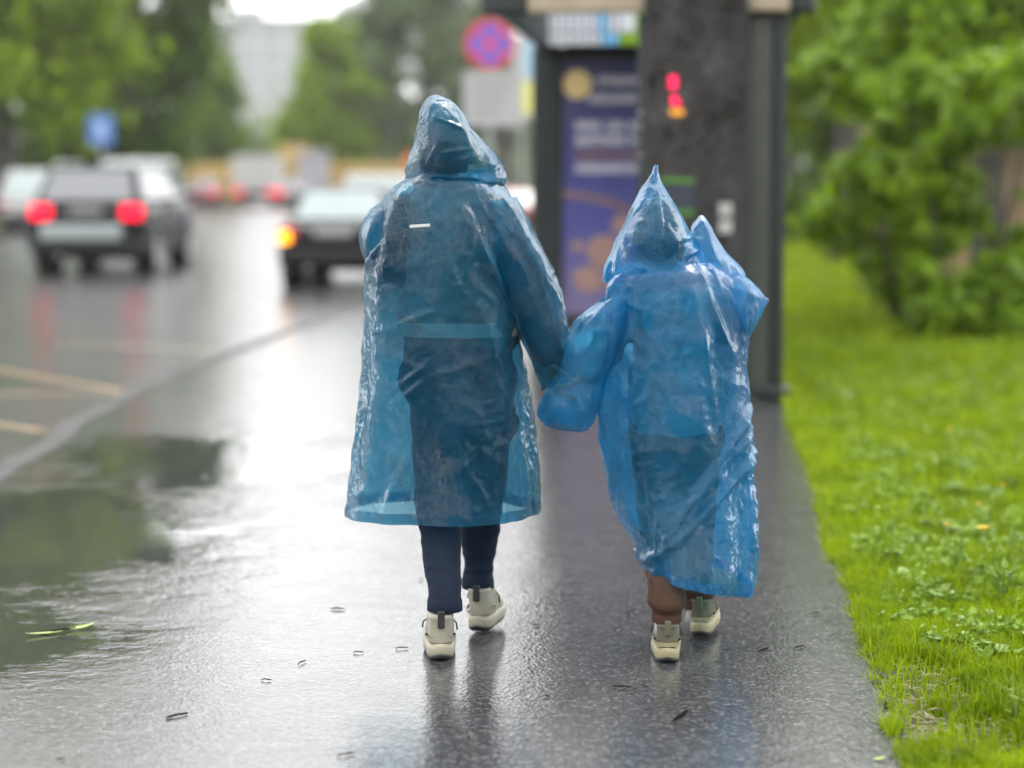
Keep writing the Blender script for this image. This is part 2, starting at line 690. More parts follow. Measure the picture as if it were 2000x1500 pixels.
M_GRASS = grass_mat('grass_blades', (.070, .125, .001), (.31, .43, .003), .45)
tag(link('grass', grass_mesh('grass', 80000, (4.7, 8.5), (.46, 1.75), .040, .0045, keep_bare, 1, 3), M_GRASS), 'short wet lawn grass beside the near footway edge', 'grass', kind='stuff')
tag(link('grass', grass_mesh('grass', 110000, (8.5, 16), (.46, 3.2), .055, .008, None, 1, 4), M_GRASS), 'taller lawn grass beyond the weeds, level with the bus shelter', 'grass', kind='stuff')
tag(link('grass', grass_mesh('grass', 150000, (16, 68), (.5, 14), .085, .02, None, 1.7, 5), M_GRASS), 'far lawn grass running back behind the bus shelter', 'grass', kind='stuff')


# ------------------------------------------------------------------ trees and shrubs
def leaf_cloud(name, clusters, n, size, seed=1, shell=.55, flat=.5):
    """clusters: (cx,cy,cz,rx,ry,rz); many small folded leaves in and around each clump"""
    g = np.random.default_rng(seed)
    cl = np.array(clusters, float)
    w = (cl[:, 3] * cl[:, 4] * cl[:, 5]) ** (2 / 3)
    idx = g.choice(len(cl), n, p=w / w.sum())
    d = g.normal(size=(n, 3))
    d /= np.linalg.norm(d, axis=1)[:, None]
    r = shell + (1 - shell) * g.random(n) ** .6
    r *= 1 + .34 * g.normal(size=n)
    c = cl[idx, :3] + d * cl[idx, 3:] * r[:, None]
    nrm = d * .6 + g.normal(size=(n, 3)) * .6 + np.array([0, 0, flat])
    nrm /= np.linalg.norm(nrm, axis=1)[:, None]
    a = np.cross(nrm, g.normal(size=(n, 3)))
    a /= np.linalg.norm(a, axis=1)[:, None]
    b = np.cross(nrm, a)
    L = (size * (.6 + .8 * g.random(n)))[:, None]
    L = L * (1 + .9 * (g.random((n, 1)) > .93))
    W = L * (.26 + .2 * g.random((n, 1)))
    co = np.stack([c - a * L * .5, c + b * W + nrm * L * .06, c + a * L * .5 - nrm * L * .1, c - b * W + nrm * L * .06], 1).reshape(-1, 3)
    i = np.arange(n)[:, None] * 4
    tri = np.concatenate([i + [0, 1, 2], i + [0, 2, 3]], 1).reshape(-1, 3)
    return np_mesh(name, co, tri, 3)


M_BARK = simple('dark_wet_bark', (.035, .028, .022), .6, var=.5, scale=9, bump=.8, bscale=22)
LEAF = {
    'bright': leaf_mat('leaf_bright', (.065, .12, .003), (.27, .38, .010), .4),
    'dark': leaf_mat('leaf_dark', (.025, .055, .003), (.10, .165, .008), .3),
    'mid': leaf_mat('leaf_mid', (.045, .09, .008), (.17, .26, .018), .35),
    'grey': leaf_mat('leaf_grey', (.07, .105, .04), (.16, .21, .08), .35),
    'shrub': leaf_mat('leaf_shrub', (.022, .065, .003), (.27, .42, .015), .35, .3),
}


def tree(name, label, base, height, crown_r, kind, n=9000, leaf=.32, seed=1, low=.3, clumps=34, lean=0.0, group=None, squash=1.0):
    g = random.Random(seed)
    base = Vector(base)
    root = empty(name, base, 0, label, 'tree', group)
    cl = []
    zc0, zc1 = height * low, height
    for k in range(clumps):
        f = g.random() ** .85
        z = zc0 + (zc1 - zc0) * f
        prof = math.sin(PI * min(1, (.12 + .88 * f) ** .8)) ** .6 if f < .97 else .3
        a = g.uniform(0, 2 * PI)
        rr = crown_r * prof * (.25 + .75 * g.random() ** .5)
        s = crown_r * g.uniform(.24, .42)
        cl.append((rr * math.cos(a) + lean * f, rr * math.sin(a) * squash, z, s, s, s * .78))
    m = MB()
    r0 = .022 * height + .05
    top = Vector((lean * .7, 0, height * .8))
    m.tube([(0, 0, -.2), (0.02, 0, height * .12), (lean * .2 - .05, .03, height * .35), (lean * .5 + .05, 0, height * .6), top], [r0 * 1.25, r0, r0 * .75, r0 * .45, r0 * .12], 10)
    tr = m.build('trunk', M_BARK, root, smooth=True)
    m = MB()
    for c in cl[::2]:
        h0 = g.uniform(.22, .6) * height
        p = Vector((lean * h0 / height, 0, h0))
        q = Vector(c[:3])
        mid = p.lerp(q, .5) + Vector((0, 0, -.03 * height + .1))
        m.tube([p, mid, q], [r0 * .34, r0 * .2, r0 * .05], 6)
    m.build('limbs', M_BARK, tr, smooth=True)
    link('crown', leaf_cloud('crown', cl, n, leaf, seed), LEAF[kind], root)
    return root


def px_tree(name, label, px, Y, top_py, half_px, kind, **kw):
    p = at(px, 342, Y)
    h = at(px, top_py, Y).z
    return tree(name, label, (p.x, Y, -.02), h, half_px / F_PX * Y, kind, **kw)


px_tree('street_tree', 'bright green tree with dark leaning trunk at far left verge', 10, 66, -620, 250, 'bright', n=24000, leaf=.34, seed=11, low=.16, clumps=70, group='trees along the left verge')
px_tree('street_tree', 'tall dark green tree behind the blue road sign', 235, 76, -540, 185, 'dark', n=26000, leaf=.36, seed=12, low=.06, clumps=80, group='trees along the left verge')
px_tree('street_tree', 'low dark green tree right of the blue road sign', 296, 92, 40, 56, 'dark', n=9000, leaf=.34, seed=23, low=.12, clumps=26, group='trees along the left verge')
px_tree('street_tree', 'pale hazy tree left of the grey building', 412, 116, 105, 84, 'mid', n=14000, leaf=.38, seed=13, low=.05, clumps=44, group='trees along the left verge')
px_tree('street_tree', 'rounded light green tree right of the grey building', 645, 128, 58, 88, 'bright', n=14000, leaf=.40, seed=14, low=.06, clumps=44, group='trees at the far crossing')
px_tree('street_tree', 'very tall pale grey green tree behind the taller walker', 835, 138, -150, 155, 'grey', n=22000, leaf=.46, seed=15, low=.06, clumps=70, group='trees at the far crossing')
px_tree('street_tree', 'hazy dark tree low beside the very tall pale tree', 735, 150, 150, 85, 'mid', n=6000, leaf=.42, seed=25, low=.05, clumps=26, group='trees at the far crossing')
px_tree('street_tree', 'hazy grey green tree behind the round prohibition sign', 985, 128, -90, 90, 'grey', n=12000, leaf=.40, seed=16, low=.08, clumps=34, group='trees at the far crossing')
px_tree('street_tree', 'low hazy tree behind the bus shelter roof', 1150, 120, 60, 110, 'grey', n=7000, leaf=.40, seed=17, low=.06, clumps=30, group='trees at the far crossing')
px_tree('street_tree', 'bright leafy tree with dark trunk right of the bus shelter', 1648, 36, -560, 190, 'bright', n=34000, leaf=.19, seed=18, low=.27, clumps=80, lean=.5, group='trees over the right lawn')
px_tree('street_tree', 'dense tree hanging over the upper right of the lawn', 1930, 25, -620, 240, 'shrub', n=46000, leaf=.14, seed=19, low=.30, clumps=90, group='trees over the right lawn')
px_tree('street_tree', 'dark tree at the back of the right lawn', 1545, 66, -200, 140, 'mid', n=16000, leaf=.28, seed=20, low=.2, clumps=36, group='trees over the right lawn')
px_tree('street_tree', 'deep green tree behind the beige boundary wall', 1800, 46, -400, 200, 'dark', n=22000, leaf=.26, seed=21, low=.12, clumps=44, group='trees over the right lawn')
px_tree('street_tree', 'broad green tree far behind the bus shelter posts', 1400, 84, -60, 120, 'mid', n=8000, leaf=.34, seed=22, low=.08, clumps=34, group='trees over the right lawn')

px_tree('street_tree', 'leafy tree filling the gap behind the bright left tree', 110, 84, -380, 150, 'mid', n=16000, leaf=.36, seed=26, low=.05, clumps=56, group='trees along the left verge')

def shrub(label, clusters_px, n, leaf, kind, seed, Y0):
    base = at(clusters_px[0][0], 600, Y0)
    root = empty('shrub', (base.x, Y0, 0), 0, label, 'shrub', 'shrubs at the right of the lawn')
    cl, m = [], MB()
    for ci, (px, py, Y, rpx) in enumerate(clusters_px):
        p = at(px, py, Y)
        r = rpx / F_PX * Y
        cl.append((p.x - base.x, p.y - Y0, p.z, r, r * 1.1, r * .85))
        foot = Vector(((p.x - base.x) * .45, (p.y - Y0) * .5, -.05))
        q = Vector(cl[-1][:3])
        if len(clusters_px) < 40 or ci % 9 == 0: m.tube([foot, foot.lerp(q, .55) + Vector((0, 0, .12)), q], [.022, .014, .005], 6)
    tag(m.build('stems', M_BARK, root, smooth=True), kind='stuff')
    link('foliage', leaf_cloud('foliage', cl, n, leaf, seed, shell=.35), LEAF[kind], root)
    return root


sq = random.Random(91)
cpx = []
while len(cpx) < 190:
    x, y = sq.uniform(1590, 2040), sq.uniform(120, 640)
    lim = float(np.interp(y, [120, 200, 300, 400, 470, 560, 640], [1600, 1640, 1665, 1612, 1640, 1730, 1790]))
    if x < lim + sq.uniform(-30, 25): continue
    if 1875 < x < 2030 and 290 < y < 550 and sq.random() < .93: continue
    if 1655 < x < 1700 and 410 < y < 450 and sq.random() < .8: continue
    cpx.append((x, y, sq.uniform(18.6, 22.0), sq.choice((10, 14, 18, 22, 30, 40))))
shrub('big leafy shrub spilling over the lawn in front of the beige wall', cpx, 36000, .09, 'shrub', 31, 20)
shrub('low dark shrub at the right picture edge below the beige wall',
      [(1960, 610, 18.5, 70), (1880, 600, 18.6, 60), (2030, 570, 18.5, 80), (1820, 620, 18.4, 42), (2000, 640, 18, 45)], 14000, .08, 'shrub', 32, 18.5)
shrub('dark hedge bush at the back of the lawn beside the shelter',
      [(1560, 420, 47, 50), (1520, 425, 47, 45), (1610, 400, 46, 55), (1660, 410, 45, 50), (1480, 420, 48, 45), (1580, 370, 47, 40)], 9000, .16, 'dark', 33, 47)


# wood beyond the crossing, one distant mass
gq = np.random.default_rng(55)
cl = []
for k in range(150):
    x = -70 + 150 * gq.random()
    r_ = 2.0 + 2.2 * gq.random()
    if -46 < x - (-33) * 1 < 0: pass
    cl.append((x, 186 + 10 * gq.random(), .5 + 4.6 * gq.random(), r_, r_, r_ * .8))
tag(link('wood_mass', leaf_cloud('wood_mass', cl, 22000, .8, 56), LEAF['grey']), 'distant hazy wood behind the far crossing', 'wood', kind='stuff')

# unseen tree belt added behind the viewpoint to block open-sky reflections
cl = []
for k in range(120):
    x = -45 + 90 * gq.random()
    r_ = 1.6 + 1.6 * gq.random()
    cl.append((x, -15 - 7 * gq.random() - .006 * x * x, .8 + 8.5 * gq.random(), r_, r_, r_ * .8))
tag(link('wood_mass', leaf_cloud('wood_mass', cl, 16000, .7, 57), LEAF['dark']), 'unseen belt of trees added behind the viewpoint to block sky reflections', 'wood', kind='stuff')

# ------------------------------------------------------------------ buildings and walls
M_BLDG = simple('pale_grey_panel', (.30, .30, .315), .8, var=.06, scale=.2)
M_BWIN = simple('dull_window_glass', (.22, .225, .24), .25, var=.1)
M_BROOF = simple('roof_felt', (.25, .25, .27), .8)
p0 = at(490, 342, 270)
bld = empty('apartment_building', (p0.x, 270, 0), 0, 'large pale grey building rising in the haze behind the trees', 'building')
top = at(490, 42, 270).z
MB().box(-11, 17, 0, 14, -.3, top).build('wall', M_BLDG, bld)
rf = MB().box(-11.4, 17.4, -.4, 14.4, top + .003, top + .5).build('roof', M_BROOF, bld)
MB().box(-3, 1, 5, 9, top + .5, top + 2.2).build('stair_head', M_BLDG, rf)
wm = MB().box(-.75, .75, -.06, .02, -.8, .8).mesh('window')
wm.materials.append(M_BWIN)
for i in range(9):
    for j in range(7):
        w = link('window', wm, None, bld)
        w.location = (-9.4 + i * 3.05, 0, 2.2 + j * 2.95)
p1 = at(540, 342, 235)
tw = empty('tower_block', (p1.x, 235, 0), 0, 'narrow pale tower seen in the gap between the two hazy trees', 'building')
tt_ = at(540, 195, 235).z
MB().box(-1.5, 1.5, 0, 4, -.3, tt_).build('wall', simple('pale_tower_panel', (.36, .345, .345), .8, var=.06), tw)
MB().box(-1.7, 1.7, -.2, 4.2, tt_ + .003, tt_ + .35).build('roof', M_BROOF, tw)
wm2 = MB().box(-.45, .45, -.05, .02, -.6, .6).mesh('window')
wm2.materials.append(M_BWIN)
for j in range(3):
    for x in (-.75, .75):
        w = link('window', wm2, None, tw); w.location = (x, 0, 2.0 + j * 2.6)

# beige boundary wall behind the shrub: panels between pillars
M_BEIGE = simple('beige_render', (.36, .25, .13), .75, var=.18, scale=2.5, bump=.3, bscale=40)
M_BEIGE2 = simple('beige_pillar_render', (.42, .31, .185), .75, var=.14, scale=2.5)
wl0 = at(1712, 342, 27)
bw = empty('boundary_wall', (wl0.x, 27, 0), R(-8), 'beige rendered boundary wall with pillars behind the shrub', 'wall')
for k in range(5):
    x = k * 1.55
    MB().box(x + .17, x + 1.38, -.09, .09, -.2, 1.72).build('wall_panel', M_BEIGE, bw)
    MB().box(x + .15, x + 1.40, -.14, .14, 1.723, 1.82, .02).build('coping', M_BEIGE2, bw)
    q = MB().box(x - .16, x + .16, -.17, .17, -.2, 1.98, .02).build('pillar', M_BEIGE2, bw)
    MB().box(x - .21, x + .21, -.22, .22, 1.983, 2.07, .02).build('pillar_cap', M_BEIGE2, q)

# ------------------------------------------------------------------ vehicles
M_TYRE = simple('wet_tyre', (.02, .02, .021), .5)
M_RIM = simple('alloy_rim', (.42, .42, .43), .35, .8)
M_CHROME = simple('pale_trim', (.30, .34, .34), .22, .3)
M_PLATE = simple('plate_white', (.24, .24, .24), .4, var=.05)
M_BLACKPL = simple('black_plastic', (.012, .012, .013), .5, spec=.2)
M_TAIL = emit('tail_light_lit', (1, .0, .03), 1.5, (.3, .0, .01))
M_TAILOFF = simple('tail_light_unlit', (.30, .01, .012), .2)
M_AMBER = emit('indicator_lit', (1, .36, .01), 2.6, (.4, .15, .0))


def glass(name, col, rough=.06):
    if name in MATS: return MATS[name]
    t = NT(name)
    v = t.obj()
    c = t.mixc(t.noise(3, 4, .6, v), tuple(x * .8 for x in col), tuple(x * 1.2 for x in col))
    MATS[name] = t.done(t.princ(c, rough, spec=.9, IOR=1.7))
    return MATS[name]


G_DARK = glass('dark_car_glass', (.02, .022, .026))
G_PALE = glass('sky_pale_car_glass', (.17, .22, .215))  # pale sky reflection put into the glass colour
G_MID = glass('grey_car_glass', (.055, .06, .07))


def paint(name, col):
    if name in MATS: return MATS[name]
    t = NT(name)
    v = t.obj()
    MATS[name] = t.done(t.princ(col, t.maprange(t.noise(5, 5, .6, v), .3, .7, .16, .34), 0, t.bump(t.noise(160, 2, .5, v), .05, .002), .2, **{'Coat Weight': .08, 'Coat Roughness': .1}))
    return MATS[name]


def car(label, loc, rz, col, W=.86, L=4.2, H=1.45, belt=.92, clear=.2, rb=.55, rt=1.25, ft=2.55, fb=3.3, deck=.92, hood=.84,
        wr=.31, glass_m=None, tail=None, tail_z=.75, tail_h=.16, tail_w=.3, amber=False, trim=False, plate_z=.72, rails=False, cat='car', group=None, rear_split=None):
    root = empty('parked_car' if cat == 'parked' else 'car', loc, rz, label, 'car', group)
    glass_m = glass_m or G_MID
    tail = tail or M_TAIL
    stn = [(0, .90, clear + .06, deck * .80), (.05, .97, clear, deck - .05), (.22, 1.0, clear - .02, deck), (rb, 1.0, clear - .02, max(deck, belt - .01)), (fb, 1.0, clear - .02, belt - .02),
           (L - .55, .985, clear - .02, hood), (L - .18, .93, clear, hood - .1), (L, .80, clear + .08, hood - .28)]
    rings = []
    for y, k, zb, zt in stn:
        w = W * k
        zm = zb + (zt - zb) * .55
        half = [(w * .86, zb), (w * .97, zb + .10), (w, zm), (w * .985, zt - .10), (w * .95, zt - .03), (w * .82, zt)]
        ring = [(x, y, z) for x, z in half] + [(-x, y, z) for x, z in reversed(half)]
        rings.append(ring)
    body = MB().rings(rings, True, True).build('body', col, root)
    bv = body.modifiers.new('bevel', 'BEVEL'); bv.width = .03; bv.segments = 2; bv.limit_method = 'ANGLE'; bv.angle_limit = R(25)
    # cabin
    wb, wt = W * .93, W * .74
    c8 = [(-wb, rb, belt - .02), (wb, rb, belt - .02), (wb, fb, belt - .03), (-wb, fb, belt - .03), (-wt, rt, H), (wt, rt, H), (wt, ft, H), (-wt, ft, H)]
    cab = MB().add(c8, [(0, 3, 2, 1), (4, 5, 6, 7), (0, 1, 5, 4), (1, 2, 6, 5), (2, 3, 7, 6), (3, 0, 4, 7)]).build('cabin', col, root)
    bv = cab.modifiers.new('bevel', 'BEVEL'); bv.width = .06; bv.segments = 3
    c8 = [Vector(p) for p in c8]

    def pane(a, b, c_, d, u0, u1, v0, v1, name, out):
        def P(u, v): return a.lerp(b, u).lerp(d.lerp(c_, u), v) + out
        M_ = MB()
        q = [P(u0, v0), P(u1, v0), P(u1, v1), P(u0, v1)]
        n = (q[1] - q[0]).cross(q[3] - q[0]).normalized()
        M_.add(q + [p - n * .02 for p in q], [(0, 1, 2, 3), (0, 4, 5, 1), (1, 5, 6, 2), (2, 6, 7, 3), (3, 7, 4, 0)])
        return M_.build(name, glass_m, cab)
    pane(c8[0], c8[1], c8[5], c8[4], .07, .93, .10, .90, 'rear_window', Vector((0, -.008, .004)))
    pane(c8[2], c8[3], c8[7], c8[6], .06, .94, .08, .92, 'windscreen', Vector((0, .008, .004)))
    for (a, b, c_, d, ox) in ((1, 2, 6, 5, .008), (3, 0, 4, 7, -.008)):
        for u0, u1 in ((.08, .34), (.37, .63), (.66, .91)):
            pane(c8[a], c8[b], c8[c_], c8[d], u0, u1, .14, .86, 'side_window', Vector((ox, 0, .002)))
    # wheels
    for y in (L * .19, L * .80):
        for sx in (-1, 1):
            x1 = sx * W * 1.0
            MB().tube([(x1 - sx * .3, y, wr), (x1 + sx * .006, y, wr)], wr * 1.16, 20).build('wheel_arch', M_BLACKPL, root)
            w = MB().tube([(x1 - sx * .22, y, wr), (x1 - sx * .20, y, wr), (x1 + sx * .01, y, wr), (x1 + sx * .025, y, wr)], [wr * .93, wr, wr, wr * .9], 22).build('wheel', M_TYRE, root)
            MB().tube([(x1 + sx * .0, y, wr), (x1 + sx * .03, y, wr), (x1 + sx * .034, y, wr)], [wr * .66, wr * .66, wr * .2], 16).build('rim', M_RIM, w)
    # rear
    for sx in (-1, 1):
        xc = sx * (W * .95 - tail_w / 2)
        MB().box(xc - tail_w / 2, xc + tail_w / 2, -.045, .12, tail_z - tail_h / 2, tail_z + tail_h / 2, .035).build('tail_light', tail, root)
        if amber and sx < 0:
            MB().box(xc - tail_w / 2 - .012, xc + tail_w * .12, -.055, .11, tail_z - tail_h * .72, tail_z + tail_h * .12, .03).build('indicator_light', M_AMBER, root)
    MB().box(-W * .96, W * .96, -.1, .2, clear + .05, clear + .30, .06).build('rear_bumper', M_BLACKPL, root)
    MB().box(-.26, .26, -.055, .02, plate_z - .057, plate_z + .057, .006).build('number_plate', M_PLATE, root)
    if trim:
        MB().box(-W * .76, W * .62, -.12, .05, tail_z - tail_h / 2 - .33, tail_z - tail_h / 2 - .08, .04).build('bumper_trim', M_CHROME, root)
    if rails:
        for sx in (-1, 1):
            MB().tube([(sx * wt * .9, rt + .15, H + .0), (sx * wt * .9, rt + .25, H + .06), (sx * wt * .9, ft - .25, H + .06), (sx * wt * .9, ft - .15, H)], .02, 8).build('roof_rail', M_CHROME, root)
    for sx in (-1, 1):
        MB().box(sx * (W + .10) - .09, sx * (W + .10) + .09, fb - .42, fb - .3, belt + .0, belt + .15, .03).build('wing_mirror', col, root)
        MB().box(sx * W * .72 - .15, sx * W * .72 + .15, L - .16, L - .02, hood - .22, hood - .08, .03).build('headlight', M_CHROME, root)
    MB().tube([(-W * .45, -.06, clear + .03), (-W * .45, .4, clear + .03)], .035, 10).build('exhaust', M_RIM, root)
    return root


RZ = -.12
pb = paint('black_paint', (.007, .007, .008))
pw = paint('white_paint', (.36, .36, .36))
pg = paint('silver_paint', (.22, .22, .23))
pr = paint('red_paint', (.35, .02, .02))
pbl = paint('blue_paint', (.05, .09, .42))
g = gnd(170, 541, RZ)
car('dark estate car with both brake lights lit on the left lane', (g.x, g.y, RZ), R(-1.5), pb, W=.94, L=4.6, H=1.74, belt=1.16, clear=.30, rb=.06, rt=.50, ft=2.7, fb=3.5, deck=1.15, hood=1.0, wr=.35,
    glass_m=G_MID, tail_z=1.02, tail_h=.23, tail_w=.34, trim=True, plate_z=1.04, rails=True)
g = gnd(652, 566, RZ)
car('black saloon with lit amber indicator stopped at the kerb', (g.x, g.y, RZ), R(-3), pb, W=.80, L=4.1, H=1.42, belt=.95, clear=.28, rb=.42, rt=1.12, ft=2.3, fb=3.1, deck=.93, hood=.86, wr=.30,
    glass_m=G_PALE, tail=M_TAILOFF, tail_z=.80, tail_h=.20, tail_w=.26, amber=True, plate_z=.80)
g = at(250, 342, 48)
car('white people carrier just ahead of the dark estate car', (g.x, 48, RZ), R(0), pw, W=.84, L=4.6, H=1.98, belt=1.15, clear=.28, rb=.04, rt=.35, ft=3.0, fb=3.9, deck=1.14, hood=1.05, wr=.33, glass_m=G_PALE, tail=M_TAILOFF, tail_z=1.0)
g = at(50, 342, 56)
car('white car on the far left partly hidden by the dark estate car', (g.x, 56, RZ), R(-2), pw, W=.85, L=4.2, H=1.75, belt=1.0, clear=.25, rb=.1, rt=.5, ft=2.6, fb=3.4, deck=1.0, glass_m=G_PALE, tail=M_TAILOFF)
FAR = [(345, 101, pr, 'leftmost small far car with red tail lights'), (392, 104, pg, 'pale far car second in the queue at the crossing'), (572, 100, pg, 'silver far car right of the box lorry at the crossing')]
for px, Y, col, lab in FAR:
    g = at(px, 342, Y)
    car(lab, (g.x, Y, RZ), R(3), col, tail=M_TAIL, tail_h=.22, tail_w=.36, group='cars queueing at the crossing')
g = at(728, 342, 45)
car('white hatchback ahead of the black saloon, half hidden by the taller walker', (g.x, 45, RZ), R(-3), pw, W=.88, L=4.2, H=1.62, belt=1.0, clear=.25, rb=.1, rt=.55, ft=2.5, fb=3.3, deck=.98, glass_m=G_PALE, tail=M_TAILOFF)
g = at(1012, 342, 62)
car('blue car seen between the taller walker and the shelter', (g.x, 62, RZ), R(60), pbl, H=1.6, belt=1.05, tail=M_TAILOFF)
g = at(1052, 342, 52)
car('small red car right behind the blue car by the shelter', (g.x, 54, RZ), R(10), pr, W=.72, L=3.6, H=1.2, belt=.8, deck=.78, hood=.7, tail=M_TAILOFF)
g = at(1568, 342, 76)
car('white car parked beyond the back of the right lawn', (g.x, 76, RZ), R(75), pw, H=1.75, belt=1.1, tail=M_TAILOFF, group='cars beyond the right lawn')
g = at(1625, 342, 79)
car('silver car parked beyond the right lawn near the dark trunk', (g.x, 79, RZ), R(70), pg, H=1.6, belt=1.05, tail=M_TAILOFF, group='cars beyond the right lawn')

# box lorry at the crossing
g = at(497, 342, 106)
lo = empty('box_lorry', (g.x, 106, RZ), R(2), 'white box lorry with red rear lights at the far crossing', 'lorry')
M_BOX = simple('lorry_box_white', (.40, .39, .37), .5, var=.06)
MB().box(-1.15, 1.15, 0, 4.6, .75, 2.55, .04).build('cargo_box', M_BOX, lo)
MB().box(-1.0, 1.0, 4.7, 6.3, .45, 2.2, .15).build('cab', pw, lo)
MB().box(-.95, .95, -.06, .1, .42, .62, .03).build('rear_bumper', M_BLACKPL, lo)
MB().box(-.5, .5, .1, 6.1, .5, .745).build('chassis', M_BLACKPL, lo)
for sx in (-1, 1):
    MB().box(sx * .85 - .2, sx * .85 + .2, -.07, .0, .63, .85, .02).build('tail_light', M_TAIL, lo)
    for y in (1.2, 5.3):
        w = MB().tube([(sx * 1.05, y, .42), (sx * .78, y, .42)], .42, 18).build('wheel', M_TYRE, lo)
        MB().tube([(sx * 1.06, y, .42), (sx * 1.0, y, .42)], .22, 14).build('rim', M_RIM, w)
for x in (-.56, .56):
    MB().box(x - .54, x + .54, -.02, .0, .82, 2.48, .005).build('rear_door', simple('lorry_door_white', (.36, .36, .35), .5), lo)

# yellow works barriers across the far crossing
M_BARR = simple('yellow_barrier', (.40, .27, .085), .5, var=.15)
M_BARR2 = simple('orange_barrier', (.60, .16, .05), .5, var=.15)
for k in range(10):
    px = 325 + k * 62
    g = at(px, 342, 113.5)
    hi = 3.3 if k == 4 else (2.55 if k != 8 else 2.9)
    col, nm = (M_BARR2, 'orange') if k == 8 else (M_BARR, 'yellow')
    lab = {0: 'leftmost yellow works barrier at the far crossing', 4: 'tallest yellow works barrier beside the box lorry', 8: 'orange works barrier next to the hood of the taller walker', 9: 'rightmost yellow works barrier at the far crossing'}.get(k, f'{["", "second", "third", "fourth", "", "sixth", "seventh", "eighth", "", ""][k]} yellow works barrier from the left across the far crossing')
    b = empty('works_barrier', (g.x, 113.5, -.12), R(random.uniform(-4, 4)), lab, 'barrier', 'works barriers across the far crossing')
    for z in np.arange(.5, hi - .2, .5):
        MB().box(-.86, .86, -.03, .03, z - .2, z + .24, .01).build('panel', col, b)
    for x in (-.8, .8):
        MB().box(x - .04, x + .04, -.25, .25, 0, .08).build('foot', M_BLACKPL, b)
        MB().box(x - .03, x + .03, .035, .09, .08, hi).build('post', col, b)

# ------------------------------------------------------------------ bus shelter
S0 = 13.5
M_FRAME = simple('shelter_frame_dark', (.016, .021, .021), .4, .2, var=.3, scale=14, bump=.1)
M_FRAME2 = simple('shelter_frame_grey', (.055, .06, .052), .4, .1, var=.45, scale=10, bump=.15)
M_FASCIA = simple('beige_fascia', (.30, .245, .17), .5, var=.35, scale=7, bump=.2)
t = NT('shelter_glass')
gl = t.bsdf('ShaderNodeBsdfGlossy', (.9, .95, .95), Roughness=.05)
tp = t.bsdf('ShaderNodeBsdfTransparent', (.80, .86, .85))
M_SGLASS = t.done(t.mixs(.12, tp, gl))
sh = empty('bus_shelter', st(S0, 0), -ROAD_A, 'dark framed bus shelter with beige roof edge and lit poster panel', 'bus shelter')
ZR, ZT = 2.52, 2.96
XL, XR, YN, YF = -1.47, .60, -.12, 5.4
# posts
for (x, y) in ((.44, .02), (.44, 2.3), (.44, 4.5)):
    p = MB().box(x - .045, x + .045, y - .045, y + .045, 0, ZR, .012).build('post', M_FRAME, sh)
    MB().box(x - .10, x + .10, y - .10, y + .10, .001, .10, .015).build('base_plate', M_FRAME, p)
p = MB().box(-.475, -.405, -.03, .05, 0, ZR, .012).build('post', M_FRAME, sh)
MB().box(-.53, -.37, -.08, .10, .001, .09, .015).build('base_plate', M_FRAME, p)
# grey mullion between display pylon and dark post
MB().box(.235, .392, -.02, .05, .03, ZR, .02).build('mullion', M_FRAME2, sh)
MB().box(-.40, .385, .0, .03, .02, .09).build('bottom_rail', M_FRAME, sh)
# back glazing along the lawn side, pane by pane
for k in range(3):
    y0 = .10 + k * 1.48
    gp = MB().box(.435, .447, y0, y0 + 1.36, .18, 2.30).build('glass_pane', M_SGLASS, sh)
    MB().box(.42, .46, y0 - .01, y0 + 1.37, 2.303, 2.35).build('rail', M_FRAME, gp)
    MB().box(.42, .46, y0 - .01, y0 + 1.37, .13, .177).build('rail', M_FRAME, gp)
# roof: ring beam, beige fascia, top
MB().box(XL, XR, YN, YF, ZT + .003, ZT + .10, .02).build('roof', M_FRAME2, sh)
MB().box(XL + .28, XR - .10, YN - .012, YN + .05, ZR, ZT, .02).build('fascia', M_FASCIA, sh)
MB().box(XL, XL + .07, YN, YF, ZR + .03, ZT, .015).build('roof_beam', M_FRAME, sh)
MB().box(XR - .07, XR, YN + .06, YF, ZR + .03, ZT, .015).build('roof_beam', M_FRAME, sh)
MB().box(XL + .073, XR - .073, YF - .07, YF, ZR + .25, ZT, .015).build('roof_beam', M_FRAME, sh)
for sx in (0, 1):
    x0, x1 = ((XL - .02, XL + .277) if sx == 0 else (XR - .097, XR + .06))
    MB().box(x0, x1, YN - .03, YN + .05, ZR - .01, ZT, .03).build('fascia_corner', M_FRAME, sh)
for k in range(4):
    y = .6 + k * 1.2
    MB().box(XL + .075, XR - .075, y, y + .05, ZT - .07, ZT).build('purlin', M_FRAME2, sh)
# bench inside
bn = MB().box(-.05, .32, 1.0, 3.8, .42, .47, .012).build('bench_seat', M_FRAME2, sh)
for y in (1.3, 3.4):
    MB().box(.05, .25, y, y + .06, 0, .418).build('bench_leg', M_FRAME, bn)

# far-end poster case with printed poster
yP = 4.55
pc = MB()
pc.box(-1.56, -1.29, yP - .05, yP + .12, 0, 2.60, .02)
pc.box(.08, .30, yP - .05, yP + .12, 0, 2.60, .02)
pc.box(-1.29, .08, yP - .05, yP + .12, 2.47, 2.60, .01)
pc.box(-1.29, .08, yP - .05, yP + .12, .10, .26, .01)
case = pc.build('poster_case', M_FRAME, sh)
t = NT('poster_print')
v = t.obj()
sep = t.n.new('ShaderNodeSeparateXYZ'); t.l.new(v, sep.inputs[0])
nz = t.noise(2.2, 4, .5, v)
c = t.ramp(t.math('ADD', t.math('MULTIPLY', sep.outputs[2], .36), t.math('MULTIPLY', t.math('SUBTRACT', nz, .5), .25)),
           [(.10, (.15, .125, .25)), (.35, (.06, .063, .25)), (.55, (.042, .045, .19)), (.85, (.045, .043, .12))])
PP = t.princ(c, .3, **{'Emission Color': c, 'Emission Strength': .08})
M_POSTER = t.done(PP)
